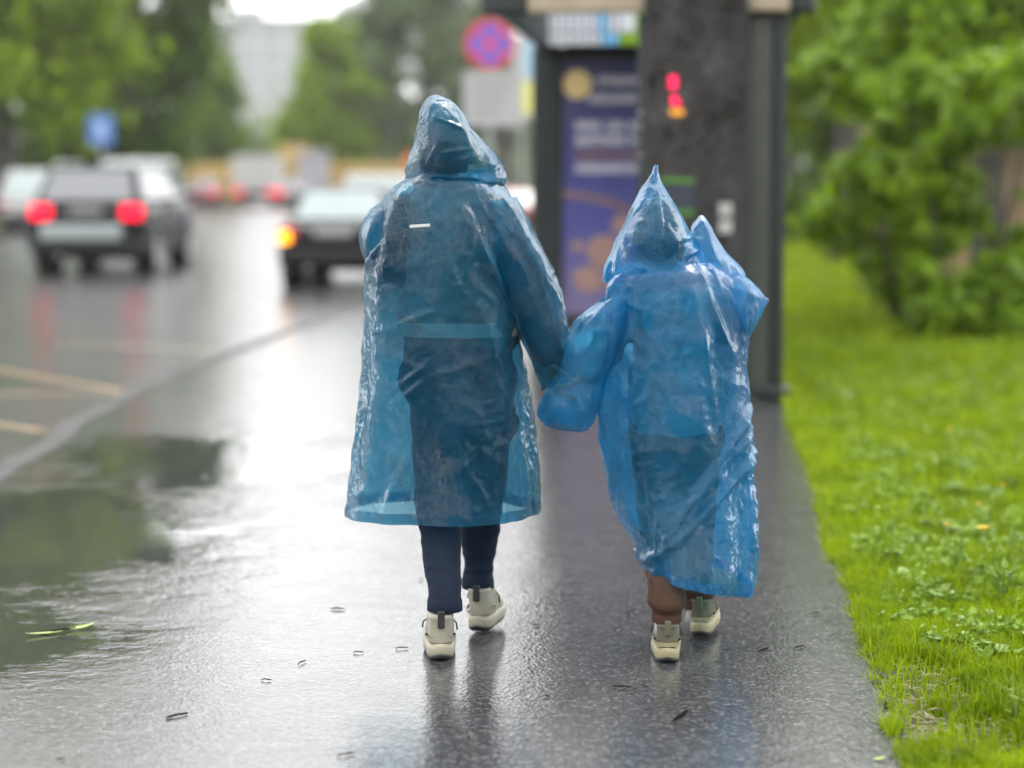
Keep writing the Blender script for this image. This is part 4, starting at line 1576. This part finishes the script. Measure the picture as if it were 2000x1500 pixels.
# ------------------------------------------------------------------ the taller walker
YA = 6.45
adult = empty('person', (at(895, 1290, YA).x, YA, 0), 0, 'taller person in a blue plastic rain poncho, dark jeans and cream shoes', 'person')
A = lambda px, py, y=YA: at(px, py, y)
heelL = gnd(862, 1293); heelR = gnd(932, 1243)
ankL = Vector((heelL.x, heelL.y + .065, .10)); ankR = Vector((heelR.x + .004, heelR.y + .06, .10))
b = MB()
hc = A(870, 298)
head(b, hc, 1.0)
b.capsule(A(876, 395), hc + Vector((0, 0, -.07)), .058, .052)
b.capsule(A(876, 400), A(880, 600), .095, .095); b.capsule(A(830, 430), A(925, 430), .075, .075)
b.capsule(A(880, 600), A(898, 720), .095, .095); b.capsule(A(862, 740), A(940, 740), .08, .08)
shR, elR, wrR = A(962, 425), A(1030, 580, 6.44), A(1073, 700, 6.42)
shL, elL, wrL = A(790, 425), A(762, 508, 6.56), A(810, 545, 6.80)
for p, q, r in ((shR, elR, wrR), (shL, elL, wrL)):
    b.capsule(p, q, .052, .042); b.capsule(q, r, .040, .028)
hand(b, wrR, A(1088, 772, 6.42) - wrR, Vector((.9, .3, .2)), 1.0, .9)
hand(b, wrL, Vector((.6, .5, .2)), Vector((.4, -.3, -1)), 1.0, .7)
hipL, hipR = A(858, 760), A(942, 760)
knL, knR = A(856, 975, 6.40), A(940, 975, 6.56)
for p, q, r in ((hipL, knL, ankL), (hipR, knR, ankR)):
    b.capsule(p, q, .075, .052); b.capsule(q, r, .042, .029)
    b.capsule(r, r + Vector((0, .10, -.055)), .030, .024)
me = remeshed(b, .0065, 3)
link('body', me, M_SKIN, adult, True, True)
h = MB()
h.ball(hc + Vector((0, -.012, .03)), .084, .098, .094)
h.ball(hc + Vector((0, -.045, -.02)), .078, .062, .085)
link('hair', remeshed(h, .009, 3), M_HAIR, adult, True, True)
j = MB()
j.capsule(A(835, 428), A(925, 428), .092, .088); j.capsule(A(876, 420), A(882, 600), .135, .145)
j.capsule(A(850, 600), A(925, 600), .125, .125); j.capsule(A(856, 640), A(950, 640), .115, .115)
jk = link('jacket', wrinkle(remeshed(j, .010, 5), .007, 12, 18, 5.0), M_PALECOAT, adult, True, True)
for p, q, r in ((shR, elR, wrR), (shL, elL, wrL)):
    j = MB()
    j.capsule(p, q, .074, .064); j.capsule(q, r.lerp(q, .08), .062, .048)
    link('jacket_sleeve', wrinkle(remeshed(j, .010, 4), .007, 12, 18, 5.0), M_COAT, jk, True, True)
pk = MB()
hb = [(A(895, yy) + Vector((0, 0, 0)), yy) for yy in (626, 640, 654)]
rr = []
for c_, yy in hb:
    rr.append([c_ + Vector((.192 * math.cos(a), .142 * math.sin(a), 0)) for a in np.linspace(0, 2 * PI, 49)[:-1]])
pk.rings(rr)
pk.build('hem_band', M_PALEHEM, jk, True, True)
jn = MB()
jn.capsule(A(850, 735), A(938, 735), .118, .118); jn.capsule(A(856, 690), A(932, 690), .11, .11); jn.capsule(A(862, 820), A(952, 820), .10, .10)
jn.capsule(hipL, knL, .098, .074); jn.capsule(A(945, 770), knR, .10, .074)
jn.capsule(knL, A(869, 1172, ankL.y), .073, .050); jn.capsule(knR, A(934, 1130, ankR.y), .073, .048)
jeans = link('jeans', wrinkle(remeshed(jn, .008, 3), .0045, 9, 24, 1.0), M_JEANS, adult, True, True)
for (px, py, y, r) in ((869, 1190, ankL.y, .0535), (934, 1146, ankR.y, .0515)):
    c_ = A(px, py, y)
    rr = []
    for dz, k in ((.05, .93), (.032, .98), (.029, 1.02), (.014, 1.03), (.0, 1.03), (-.003, .97)):
        rr.append([c_ + Vector((r * k * math.cos(a) + noise.noise(Vector((math.cos(a) * 2, math.sin(a) * 2, dz * 18 + px))) * .004, r * k * 1.08 * math.sin(a), dz)) for a in np.linspace(0, 2 * PI, 41)[:-1]])
    MB().rings(rr).build('leg_hem', M_JEANS, jeans, True, True)
shoe(adult, heelL, R(-4), .275, 1.0, M_CREAM, M_CREAMS)
shoe(adult, heelR + Vector((0, 0, .012)), R(13), .275, 1.0, M_CREAM, M_CREAMS, pitch=R(3))

# poncho
rowsA = [(338, 815, 945, .10, 0), (360, 778, 975, .135, 0), (395, 744, 1000, .165, 0), (430, 728, 1004, .185, 0), (480, 717, 1000, .20, 0), (560, 712, 998, .21, 0), (660, 709, 1013, .215, 0),
         (760, 702, 1026, .225, 0), (870, 693, 1037, .235, 0), (950, 687, 1042, .24, 0), (1002, 683, 1040, .245, 0)]
foldsA = [(A(905, 400), A(1008, 640), .020, .016), (A(722, 520), A(748, 470), .014, .012), (A(880, 470), A(900, 600), .010, .012), (A(925, 460), A(930, 600), .010, .012), (A(985, 1008), A(1010, 700), .012, .010),
          (A(760, 980), A(800, 860), .009, .012), (A(745, 640), A(850, 600), .009, .010), (A(760, 760), A(840, 700), .010, .010), (A(770, 780), A(835, 730), .010, .009), (A(735, 850), A(760, 700), .008, .012),
          (A(860, 720), A(920, 700), .006, .012), (A(905, 900), A(940, 860), .005, .010)]
secs = body_secs(rowsA, 260, YA)
ponA = film_tube('poncho', secs, 300, M_FILM_A, adult, .84, fold_disp(foldsA, (.005, .021), (5, 8, 13), 1.0), None, .75, 2.0, 9)
sl = [(0, 905, 400, 1006, 384, YA - .02, .115), (1, 925, 450, 1046, 455, YA - .03, .12), (2, 952, 530, 1078, 522, YA - .03, .115), (3, 985, 600, 1102, 594, YA - .03, .105), (4, 1012, 655, 1110, 650, YA - .03, .095),
      (5, 1036, 705, 1104, 697, YA - .03, .075), (6, 1052, 738, 1094, 733, YA - .03, .05), (7, 1060, 760, 1086, 750, YA - .03, .04)]
film_tube('sleeve', sleeve_secs(sl, 120), 100, M_FILM_A, ponA, .92, fold_disp([(A(960, 420), A(1040, 560), .012, .014), (A(1000, 470), A(1060, 620), .010, .012), (A(1060, 610), A(1075, 730), .008, .008)], (.003, .006), (3, 5, 8), 4.0), None, .85, 5.0, 4, 'cuff')
sl = [(0, 772, 395, 738, 520, YA + .0, .10), (1, 736, 402, 728, 520, YA - .02, .12), (2, 712, 428, 718, 512, YA + .02, .13), (3, 702, 452, 712, 502, YA + .10, .10), (4, 703, 462, 714, 496, YA + .2, .07)]
film_tube('sleeve', sleeve_secs(sl, 60), 80, M_FILM_A, ponA, .92, None, None, .8, 7.0)
rowsH = [(186, 846, 856, .012, -.02), (190, 838, 868, .035, -.02), (200, 830, 884, .068, -.015), (220, 823, 902, .104, -.010), (250, 817, 922, .130, .0), (280, 810, 944, .145, .0), (310, 800, 970, .15, .01), (335, 792, 984, .142, .025), (352, 797, 986, .138, .025), (366, 812, 978, .13, .02)]
foldsH = [(A(880, 240), A(925, 270), .006, .006), (A(870, 300), A(925, 290), .006, .006), (A(850, 230), A(900, 250), .006, .005), (A(860, 330), A(940, 300), .006, .006), (A(835, 320), A(860, 280), .005, .006), (A(900, 250), A(940, 330), .009, .010)]
face_gap = lambda v, a: .30 < v < .80 and abs(a - PI / 2) < .75
hoodA = film_tube('hood', body_secs(rowsH, 110, YA), 130, M_FILM_A, ponA, .93, fold_disp(foldsH, (.001, .003), (4, 7, 12), 2.0), face_gap, .75, 9.0)
# gathered seam under the hood
sm = MB()
pts = []
for a in np.linspace(0, 2 * PI, 61):
    c_ = A(889, 345 + 14 * math.cos(a) * (1 if math.cos(a) > 0 else -.2), YA + .02)
    pts.append(c_ + Vector((.152 * math.cos(a), .142 * math.sin(a), .004 * math.sin(9 * a))))
sm.tube(pts, [.006 + .0025 * math.sin(k * 1.9) for k in range(61)], 8, False)
sm.build('seam', M_FILM_A, hoodA, True, True)
tg_ = A(820, 441, YA - .222)
MB().box(-.031, .031, -.002, .002, -.0045, .0045, .001, Matrix.Translation(tg_) @ Matrix.Rotation(R(-4), 4, 'Y')).build('white_tag', simple('white_tag', (.5, .52, .52), .5), ponA, world_coords=True)

# ------------------------------------------------------------------ the shorter walker
YC = 6.42
child = empty('person', (at(1330, 1290, YC).x, YC, 0), 0, 'shorter person in a long light blue plastic poncho, brown trousers and olive trainers', 'person')
C = lambda px, py, y=YC: at(px, py, y)
heelL = gnd(1304, 1297); heelR = gnd(1366, 1252)
ankL = Vector((heelL.x, heelL.y + .055, .09)); ankR = Vector((heelR.x + .015, heelR.y + .055, .09))
b = MB()
hc = C(1284, 456)
head(b, hc, .92)
b.capsule(C(1305, 545), hc + Vector((0, 0, -.06)), .05, .046)
b.capsule(C(1310, 570), C(1318, 720), .08, .08); b.capsule(C(1265, 590), C(1355, 590), .062, .062)
b.capsule(C(1318, 720), C(1320, 830), .08, .08); b.capsule(C(1288, 860), C(1352, 860), .07, .07)
shL, elL, wrL = C(1228, 588), C(1184, 682, 6.40), C(1150, 728, 6.40)
shR, elR, wrR = C(1386, 590), C(1422, 640, 6.50), C(1425, 600, 6.70)
for p, q, r in ((shR, elR, wrR), (shL, elL, wrL)):
    b.capsule(p, q, .044, .036); b.capsule(q, r, .034, .024)
hand(b, wrL, C(1098, 764, 6.40) - wrL, Vector((-.3, .4, .9)), .86, .8)
hand(b, wrR, Vector((-.5, .6, .3)), Vector((0, -.3, -1)), .86, .7)
hipL, hipR = C(1286, 880), C(1354, 880)
knL, knR = C(1296, 1050, 6.38), C(1352, 1050, 6.52)
for p, q, r in ((hipL, knL, ankL), (hipR, knR, ankR)):
    b.capsule(p, q, .064, .045); b.capsule(q, r, .043, .03)
    b.capsule(r, r + Vector((0, .09, -.05)), .03, .024)
link('body', remeshed(b, .0065, 3), M_SKIN, child, True, True)
h = MB()
h.ball(hc + Vector((0, -.010, .028)), .071, .088, .088)
h.ball(hc + Vector((0, -.038, -.02)), .07, .058, .07)
link('hair', remeshed(h, .009, 3), M_HAIR, child, True, True)
j = MB()
j.capsule(C(1270, 592), C(1352, 592), .084, .082); j.capsule(C(1312, 600), C(1320, 740), .128, .13)
j.capsule(C(1290, 740), C(1350, 740), .105, .105); j.capsule(C(1290, 770), C(1352, 770), .105, .105)
for p, q, r in ((shR, elR, wrR), (shL, elL, wrL)):
    j.capsule(p, q, .066, .056); j.capsule(q, r.lerp(q, .1), .054, .042)
jk = link('jacket', wrinkle(remeshed(j, .010, 4), .007, 12, 18, 6.0), M_TEAL, child, True, True)
rr = []
for yy, k in ((760, 1.0), (800, 1.02), (838, 1.04), (842, 1.0)):
    c_ = C(1320, yy)
    rr.append([c_ + Vector((.140 * k * math.cos(a), .128 * k * math.sin(a), .004 * math.sin(5 * a))) for a in np.linspace(0, 2 * PI, 49)[:-1]])
MB().rings(rr).build('jacket_skirt', M_TEAL, jk, True, True)
tr_ = MB()
tr_.capsule(C(1284, 850), C(1356, 850), .098, .098)
tr_.capsule(hipL, knL, .088, .072); tr_.capsule(hipR, knR, .088, .070)
tr_.capsule(knL, C(1302, 1178, ankL.y), .070, .052); tr_.capsule(knR, C(1362, 1150, ankR.y), .068, .050)
tro = link('trousers', wrinkle(remeshed(tr_, .008, 3), .006, 10, 28, 3.0), M_BROWN, child, True, True)
for (px, py, y, r) in ((1302, 1204, ankL.y, .050), (1363, 1180, ankR.y, .046)):
    c_ = C(px, py, y)
    rr = []
    for dz, k in ((.10, 1.05), (.075, 1.14), (.055, 1.20), (.04, 1.22), (.028, 1.10), (.022, .90), (.01, .92), (-.012, .95), (-.018, .9)):
        rr.append([c_ + Vector((r * k * math.cos(a), r * k * 1.05 * math.sin(a), dz + .006 * math.sin(2 * a + px))) for a in np.linspace(0, 2 * PI, 41)[:-1]])
    MB().rings(rr).build('cuff', M_BROWN, tro, True, True)
    MB().tube([c_ + Vector((0, .004, .02)), c_ + Vector((0, .006, -.03)), c_ + Vector((0, .008, -.055))], [.036, .037, .038], 20).build('sock', M_SOCK, child, True, True)
shoe(child, heelL, R(2), .245, .95, M_OLIVE, M_YELSOLE, True)
shoe(child, heelR + Vector((0, 0, .012)), R(13), .245, .95, M_OLIVE, M_YELSOLE, True, pitch=R(3))

rowsC = [(512, 1225, 1395, .10, 0), (530, 1202, 1420, .135, 0), (555, 1186, 1446, .155, 0), (600, 1182, 1456, .175, 0), (650, 1182, 1458, .185, 0), (700, 1178, 1455, .19, 0), (790, 1168, 1459, .20, 0), (860, 1171, 1465, .205, 0),
         (950, 1190, 1469, .215, 0), (1020, 1217, 1471, .24, -.02), (1060, 1242, 1463, .255, -.035), (1090, 1250, 1458, .265, -.045), (1118, 1253, 1452, .265, -.05)]
foldsC = [(C(1462, 790), C(1248, 1090), .022, .013), (C(1468, 880), C(1258, 1078), .020, .012), (C(1466, 830), C(1300, 1000), .013, .010), (C(1235, 700), C(1225, 900), .012, .014), (C(1345, 560), C(1390, 800), .012, .014),
          (C(1315, 580), C(1300, 700), .010, .012), (C(1455, 950), C(1430, 1160), .012, .012), (C(1215, 820), C(1245, 1000), .012, .012), (C(1375, 570), C(1420, 690), .012, .012), (C(1250, 1110), C(1330, 1130), .008, .010)]
fd = fold_disp(foldsC, (.006, .023), (5, 9, 13), 3.0)
secsC = body_secs(rowsC, 260, YC)
# the hem drops towards the right
for i, (c_, ax, ay) in enumerate(secsC):
    v = i / (len(secsC) - 1)
    ax.z -= .038 * max(0, (v - .7) / .3) ** 2
ponC = film_tube('poncho', secsC, 280, M_FILM_B, child, .86, fd, None, .85, 11.0, 9)
sl = [(0, 1240, 545, 1168, 592, YC - .01, .12), (1, 1232, 620, 1128, 620, YC - .03, .12), (2, 1214, 670, 1108, 662, YC - .04, .115), (3, 1192, 720, 1100, 705, YC - .04, .11), (4, 1178, 762, 1086, 740, YC - .05, .10), (5, 1170, 798, 1060, 786, YC - .06, .095),
      (6, 1160, 822, 1054, 812, YC - .06, .085), (7, 1144, 840, 1072, 832, YC - .06, .07)]
sl = [(a_, lx, ly, rx, ry, Y_, d_) for a_, rx, ry, lx, ly, Y_, d_ in sl]
film_tube('sleeve', sleeve_secs(sl, 120), 110, M_FILM_B, ponC, .92, fold_disp([(C(1190, 600), C(1185, 720), .012, .012), (C(1150, 640), C(1130, 740), .010, .010), (C(1100, 770), C(1110, 830), .010, .006), (C(1085, 770), C(1075, 825), .008, .006), (C(1120, 760), C(1145, 835), .009, .007)], (.003, .008), (3, 6, 9), 6.0), None, .85, 13.0, 4, 'cuff')
# right sleeve pushed out to a pointed corner
sl = [(0, 1418, 530, 1420, 668, YC + .0, .12), (1, 1440, 530, 1452, 662, YC + .0, .12), (2, 1462, 546, 1466, 652, YC + .02, .11), (3, 1482, 566, 1478, 628, YC + .05, .08), (4, 1494, 578, 1490, 606, YC + .08, .05), (5, 1501, 584, 1499, 591, YC + .1, .02)]
film_tube('sleeve', sleeve_secs(sl, 70), 90, M_FILM_B, ponC, 1.0, fold_disp([(C(1425, 560), C(1490, 585), .008, .008), (C(1430, 640), C(1470, 610), .008, .008)], (.002, .004), (3, 5, 8), 8.0), None, .6, 15.0)
rowsK = [(322, 1279, 1283, .006, -.02), (328, 1276, 1284, .010, -.02), (350, 1263, 1292, .026, -.015), (380, 1247, 1310, .068, -.010), (420, 1228, 1333, .115, .0), (460, 1210, 1352, .14, .005), (500, 1193, 1374, .14, .02), (530, 1182, 1386, .142, .02), (552, 1179, 1388, .138, .02)]
foldsK = [(C(1278, 330), C(1292, 545), .010, .006), (C(1310, 470), C(1372, 455), .007, .007), (C(1225, 480), C(1262, 470), .006, .006), (C(1235, 515), C(1300, 540), .006, .006), (C(1330, 500), C(1375, 480), .008, .007)]
hoodC = film_tube('hood', body_secs(rowsK, 130, YC), 130, M_FILM_B, ponC, .95, fold_disp(foldsK, (.001, .003), (3, 6, 10), 5.0), lambda v, a: .40 < v < .88 and abs(a - PI / 2) < .75, .7, 17.0)
rowsP = [(421, 1369, 1374, .006, .03), (432, 1359, 1382, .03, .02), (460, 1346, 1396, .06, .01), (495, 1336, 1420, .085, .0), (525, 1330, 1448, .10, .0), (545, 1340, 1455, .10, .0)]
film_tube('collar_fold', body_secs(rowsP, 60, YC + .03), 70, M_FILM_B, hoodC, 1.0, fold_disp([(C(1372, 424), C(1395, 500), .008, .006)], (.001, .004), (3, 5, 8), 9.0), None, .6, 19.0)
sm = MB()
pts = []
for a in np.linspace(0, 2 * PI, 61):
    c_ = C(1290, 533 - 16 * math.cos(a), YC + .015)
    pts.append(c_ + Vector((.158 * math.cos(a), .146 * math.sin(a), .004 * math.sin(7 * a))))
sm.tube(pts, [.005 + .002 * math.sin(k * 2.3) for k in range(61)], 8, False)
sm.build('seam', M_FILM_B, hoodC, True, True)

# ================================================================== small things on the ground
M_LEAFL = leaf_mat('fallen_leaf', (.30, .42, .10), (.42, .52, .18), .3)
M_TWIG = simple('wet_twig', (.012, .010, .008), .95, var=.3, spec=.0)
M_STRAW = simple('dry_straw', (.34, .29, .18), .7, var=.3)
M_PALEBIT = simple('brown_debris', (.018, .015, .011), .95, var=.3, spec=.0)


def leaf_shape(L, W, curl, n=8):
    m = MB()
    vs = []
    for i in range(n + 1):
        u = i / n
        w = W * math.sin(PI * min(1, u * .98 + .01)) ** .8 * (1 - .3 * u)
        z = curl * (u - .4) ** 2 * 2
        vs += [(-w, u * L, z + .35 * w), (0, u * L, z + .002), (w, u * L, z + .35 * w)]
    for i in range(n):
        a = i * 3
        m.add([], [])
        m.f += [(a, a + 1, a + 4, a + 3), (a + 1, a + 2, a + 5, a + 4)]
    m.v = vs
    return m


g = gnd(110, 1238)
lf = empty('fallen_twig', (g.x, g.y, 0), R(-70), 'pale green leaf on a broken twig lying by the puddle', 'leaf')
o = leaf_shape(.10, .022, .02).build('leaf', M_LEAFL, lf, True); o.rotation_euler = (0, 0, R(12)); o.location = (-.02, .03, .004)
o = leaf_shape(.12, .016, .012).build('leaf', M_LEAFL, lf, True); o.rotation_euler = (0, 0, R(188)); o.location = (0, .02, .004)
MB().tube([(-.03, -.05, .004), (0, .0, .012), (.02, .06, .022)], [.003, .0028, .002], 6).build('stem', M_TWIG, lf, True)

bits = [(345, 1400, .075, 30, 'pale', 'worm shaped scrap on the wet footway at lower left'), (1330, 1400, .12, 10, 'dark', 'long dark wet strip of bark below the shorter walker'), (1215, 1344, .055, 85, 'dark', 'dark twig piece lying between the two walkers'),
        (1262, 1344, .02, 80, 'dark', 'tiny dark crumb beside the twig between the walkers'), (1065, 1362, .018, 70, 'dark', 'tiny dark crumb in front of the taller walker, lower right'), (1048, 1223, .018, 80, 'dark', 'tiny dark speck right of the cream shoes'),
        (822, 1134, .014, 60, 'dark', 'tiny dark speck left of the jeans'), (660, 1191, .05, 85, 'dark', 'thin dark twig left of the cream shoes'), (1490, 1272, .07, 25, 'pale', 'curved straw right of the olive trainers'),
        (1562, 1266, .06, 30, 'pale', 'short straw nearest the lawn edge'), (1592, 1200, .035, 60, 'dark', 'dark crumpled leaf near the lawn edge'), (1225, 1197, .014, 70, 'dark', 'tiny dark speck left of the brown trousers'), (520, 1330, .03, 85, 'dark', 'short dark twig on the pale wet footway'),
        (590, 1296, .05, 5, 'pale', 'thin stalk on the pale wet footway'), (675, 1476, .05, 40, 'pale', 'crumpled scrap at the bottom of the footway'), (118, 1486, .018, 50, 'dark', 'dark crumb at the lower left corner'), (785, 1268, .04, 60, 'pale', 'slim stalk left of the near cream shoe'),
        (700, 1276, .03, 70, 'pale', 'short stalk left of the walkers')]
for px, py, L, a, kd, lab in bits:
    g = gnd(px, py)
    m = MB()
    pts = []
    rad = []
    n = 7
    prg2 = random.Random(px)
    for i in range(n):
        u = i / (n - 1) - .5
        pts.append((math.sin(u * 3.2) * L * .12 + prg2.uniform(-1, 1) * L * .02, u * L, .002 + .002 * (1 - 4 * u * u) + .002 * prg2.random()))
        rad.append(max(.0016, min(.0045, L * .05) * (1 - 1.5 * u * u * 2) * prg2.uniform(.7, 1.2)))
    m.tube(pts, rad, 7)
    m.v = [(x + .03 * L * noise.noise(Vector((x * 90, y * 90, px * .37))), y, max(.0005, z)) for x, y, z in m.v]
    o = m.build('ground_scrap', M_TWIG if kd == 'dark' else M_PALEBIT, None, False)
    o.location = (g.x, g.y, .001)
    o.rotation_euler = (0, 0, R(-a))
    tag(o, lab, 'debris', 'scraps on the wet footway')
g = gnd(1706, 1487)
o = leaf_shape(.035, .012, .01).build('fallen_leaf', M_LEAFL, None, True)
o.location = (g.x, g.y, .003); o.rotation_euler = (0, 0, R(-70))
tag(o, 'small green leaf at the bottom right edge of the footway', 'leaf')

# crumbled asphalt along the broken edge of the footway
m = MB()
prg4 = random.Random(12)
for k in range(900):
    sv = 4.8 + 9 * prg4.random() ** 1.4
    p = st(sv, edge_t(sv) + prg4.gauss(.012, .022), -.012 + prg4.uniform(0, .012))
    r = prg4.uniform(.003, .009)
    q = [p + Vector((r * prg4.uniform(.6, 1.3) * a_, r * prg4.uniform(.6, 1.3) * b_, r * c_)) for a_, b_, c_ in ((-1, -1, 0), (1, -1, 0), (1, 1, 0), (-1, 1, 0), (0, 0, 1.2))]
    m.add(q, [(0, 1, 4), (1, 2, 4), (2, 3, 4), (3, 0, 4)])
tag(m.build('asphalt_crumbs', simple('asphalt_crumb', (.03, .03, .03), .5, var=.5, scale=60)), 'dark asphalt crumbs along the ragged footway edge', 'gravel', kind='stuff')

# dry straw on the bare soil
m = MB()
prg3 = random.Random(9)
for cx, cy, rx, ry in BARE:
    for k in range(70):
        a, r = prg3.uniform(0, 2 * PI), prg3.random() ** .5
        x, y = cx + rx * r * math.cos(a), cy + ry * r * math.sin(a)
        d = Vector((prg3.uniform(-1, 1), prg3.uniform(-.5, .5), 0)).normalized() * prg3.uniform(.01, .035)
        z = -.018 + prg3.uniform(0, .012)
        p = Vector((x, y, z))
        m.tube([p - d, p + Vector((0, 0, .006)), p + d], [.001, .0016, .0008], 5)
tag(m.build('dry_straw', M_STRAW, None, True), 'dry straw and clippings on the bare soil at lower right', 'straw', kind='stuff')

# weeds with broad glossy leaves in the lawn
M_WEED = leaf_mat('weed_leaf', (.08, .15, .010), (.23, .35, .045), .3, .25)
M_WEEDS = simple('weed_stem', (.10, .17, .03), .5)


def weed(px, py, h, nl, label, seed):
    g = gnd(px, py, -.02)
    q = random.Random(seed)
    root = empty('weed_plant', (g.x, g.y, -.03), q.uniform(0, 6), label, 'plant', 'weeds in the lawn')
    m = MB()
    stems = []
    for k in range(max(3, nl // 7)):
        a = q.uniform(0, 2 * PI)
        tp = Vector((math.cos(a) * h * .3, math.sin(a) * h * .3, h * q.uniform(.8, 1.1)))
        mid = tp * .5 + Vector((0, 0, h * .12))
        m.tube([(0, 0, 0), mid, tp], [.0035, .0028, .0012], 6)
        stems.append((mid, tp))
    m.build('stems', M_WEEDS, root, True)
    base = leaf_shape(1, .23, .12, 5).mesh('leaf')
    base.materials.append(M_WEED)
    for k in range(nl):
        mid, tp = q.choice(stems)
        u = q.random() * 1.9
        p = (Vector((0, 0, 0)).lerp(mid, u) if u < 1 else mid.lerp(tp, u - 1))
        o = link('leaf', base, None, root)
        o.location = p
        s = h * q.uniform(.16, .30)
        o.scale = (s * q.uniform(.8, 1.3), s, s)
        o.rotation_euler = (q.uniform(-.2, .9), q.uniform(-.4, .4), q.uniform(0, 2 * PI))


WEEDS = [(1865, 1135, .20, 34, 'tall broad leaved weed in the middle of the near lawn'), (1955, 1190, .20, 36, 'leafy weed nearest the right picture edge'), (1985, 1110, .17, 26, 'leafy weed behind the one at the right edge'),
         (1740, 1165, .07, 12, 'small flat weed close to the footway edge'), (1800, 1075, .10, 14, 'low weed left of the tall broad leaved weed'), (1985, 1420, .16, 12, 'pale grassy weed at the lower right corner'), (1930, 1060, .17, 22, 'weed below the largest dandelion'),
         (1720, 950, .12, 14, 'small weed near the footway further back'), (1850, 930, .14, 16, 'weed halfway back in the lawn'), (1950, 960, .16, 18, 'weed behind the largest dandelion'), (1790, 850, .14, 14, 'low weed level with the shelter foot'), (1900, 800, .18, 16, 'weed furthest back before the shrub'),
         (1660, 900, .12, 12, 'weed close to the footway beside the pylon'), (1905, 1240, .06, 10, 'flat weed on the short near grass'), (1770, 1235, .05, 8, 'tiny flat weed left on the short near grass')]
for i, (px, py, h, nl, lab) in enumerate(WEEDS): weed(px, py, h, nl, lab, 40 + i)

# clover and small broad leaves through the grass
gq = np.random.default_rng(77)
cl = []
for k in range(800):
    sv = 6.3 + 12 * gq.random() ** 1.3
    tv = .62 + gq.random() * (.25 + .13 * sv)
    p = st(sv, tv)
    if any(((p.x - cx) / (rx + .1)) ** 2 + ((p.y - cy) / (ry + .1)) ** 2 < 1 for cx, cy, rx, ry in BARE): continue
    rr_ = .03 + .05 * gq.random()
    cl.append((p.x, p.y, .012 + .012 * gq.random() + .02 * min(1, (sv - 6) / 4), rr_, rr_, .018 + .014 * gq.random()))
tag(link('clover', leaf_cloud('clover', cl, 20000, .026, 78, .1, 1.2), M_WEED), 'small broad clover leaves scattered through the lawn grass', 'clover', kind='stuff')

# dandelions
M_DAND = simple('dandelion_yellow', (.60, .40, .008), .6, var=.15)
DAND = [(1922, 1031, .032, .9, 'largest yellow dandelion in the lawn'), (1850, 1024, .016, .8, 'small dandelion left of the largest one'), (1856, 838, .022, .7, 'dandelion halfway back in the lawn'), (1766, 866, .014, .7, 'faint dandelion left of the one halfway back'), (1913, 985, .016, .8, 'small dandelion just behind the largest one'),
        (1958, 946, .015, .8, 'small dandelion near the right edge'), (1866, 784, .016, .8, 'dandelion furthest back in the lawn')]
for px, py, r, hh, lab in DAND:
    g = gnd(px, py, .13)
    root = empty('dandelion', (g.x, g.y, -.03), 0, lab, 'flower', 'dandelions in the lawn')
    MB().tube([(.01, .01, 0), (.004, 0, .08), (0, 0, .155)], .0022, 6).build('stem', M_WEEDS, root, True)
    m = MB()
    for k in range(26):
        a = k * 2.4
        rr = r * (.45 + .55 * ((k * 7) % 13) / 13)
        d = Vector((math.cos(a), math.sin(a), 0))
        n_ = Vector((-d.y, d.x, 0)) * r * .13
        z = .158 + .010 * (1 - rr / r)
        m.quad(Vector((0, 0, .156)) - n_ * .4, d * rr + Vector((0, 0, z + .004)) - n_, d * rr * 1.05 + Vector((0, 0, z + .004)) + n_, Vector((0, 0, .156)) + n_ * .4)
    m.ball((0, 0, .158), r * .45, r * .45, r * .3, 10, 6)
    m.build('flower_head', M_DAND, root)

# ================================================================== damp air
hz = MB().box(-500, 500, -80, 500, -2, 42).build('haze', None)
t = NT('damp_haze')
pv = t.n.new('ShaderNodeVolumePrincipled')
pv.inputs['Color'].default_value = (.93, .95, 1, 1)
pv.inputs['Density'].default_value = .00032
pv.inputs['Anisotropy'].default_value = .2
t.l.new(pv.outputs[0], t.out.inputs['Volume'])
hz.data.materials.append(t.m)
tag(hz, kind='stuff')
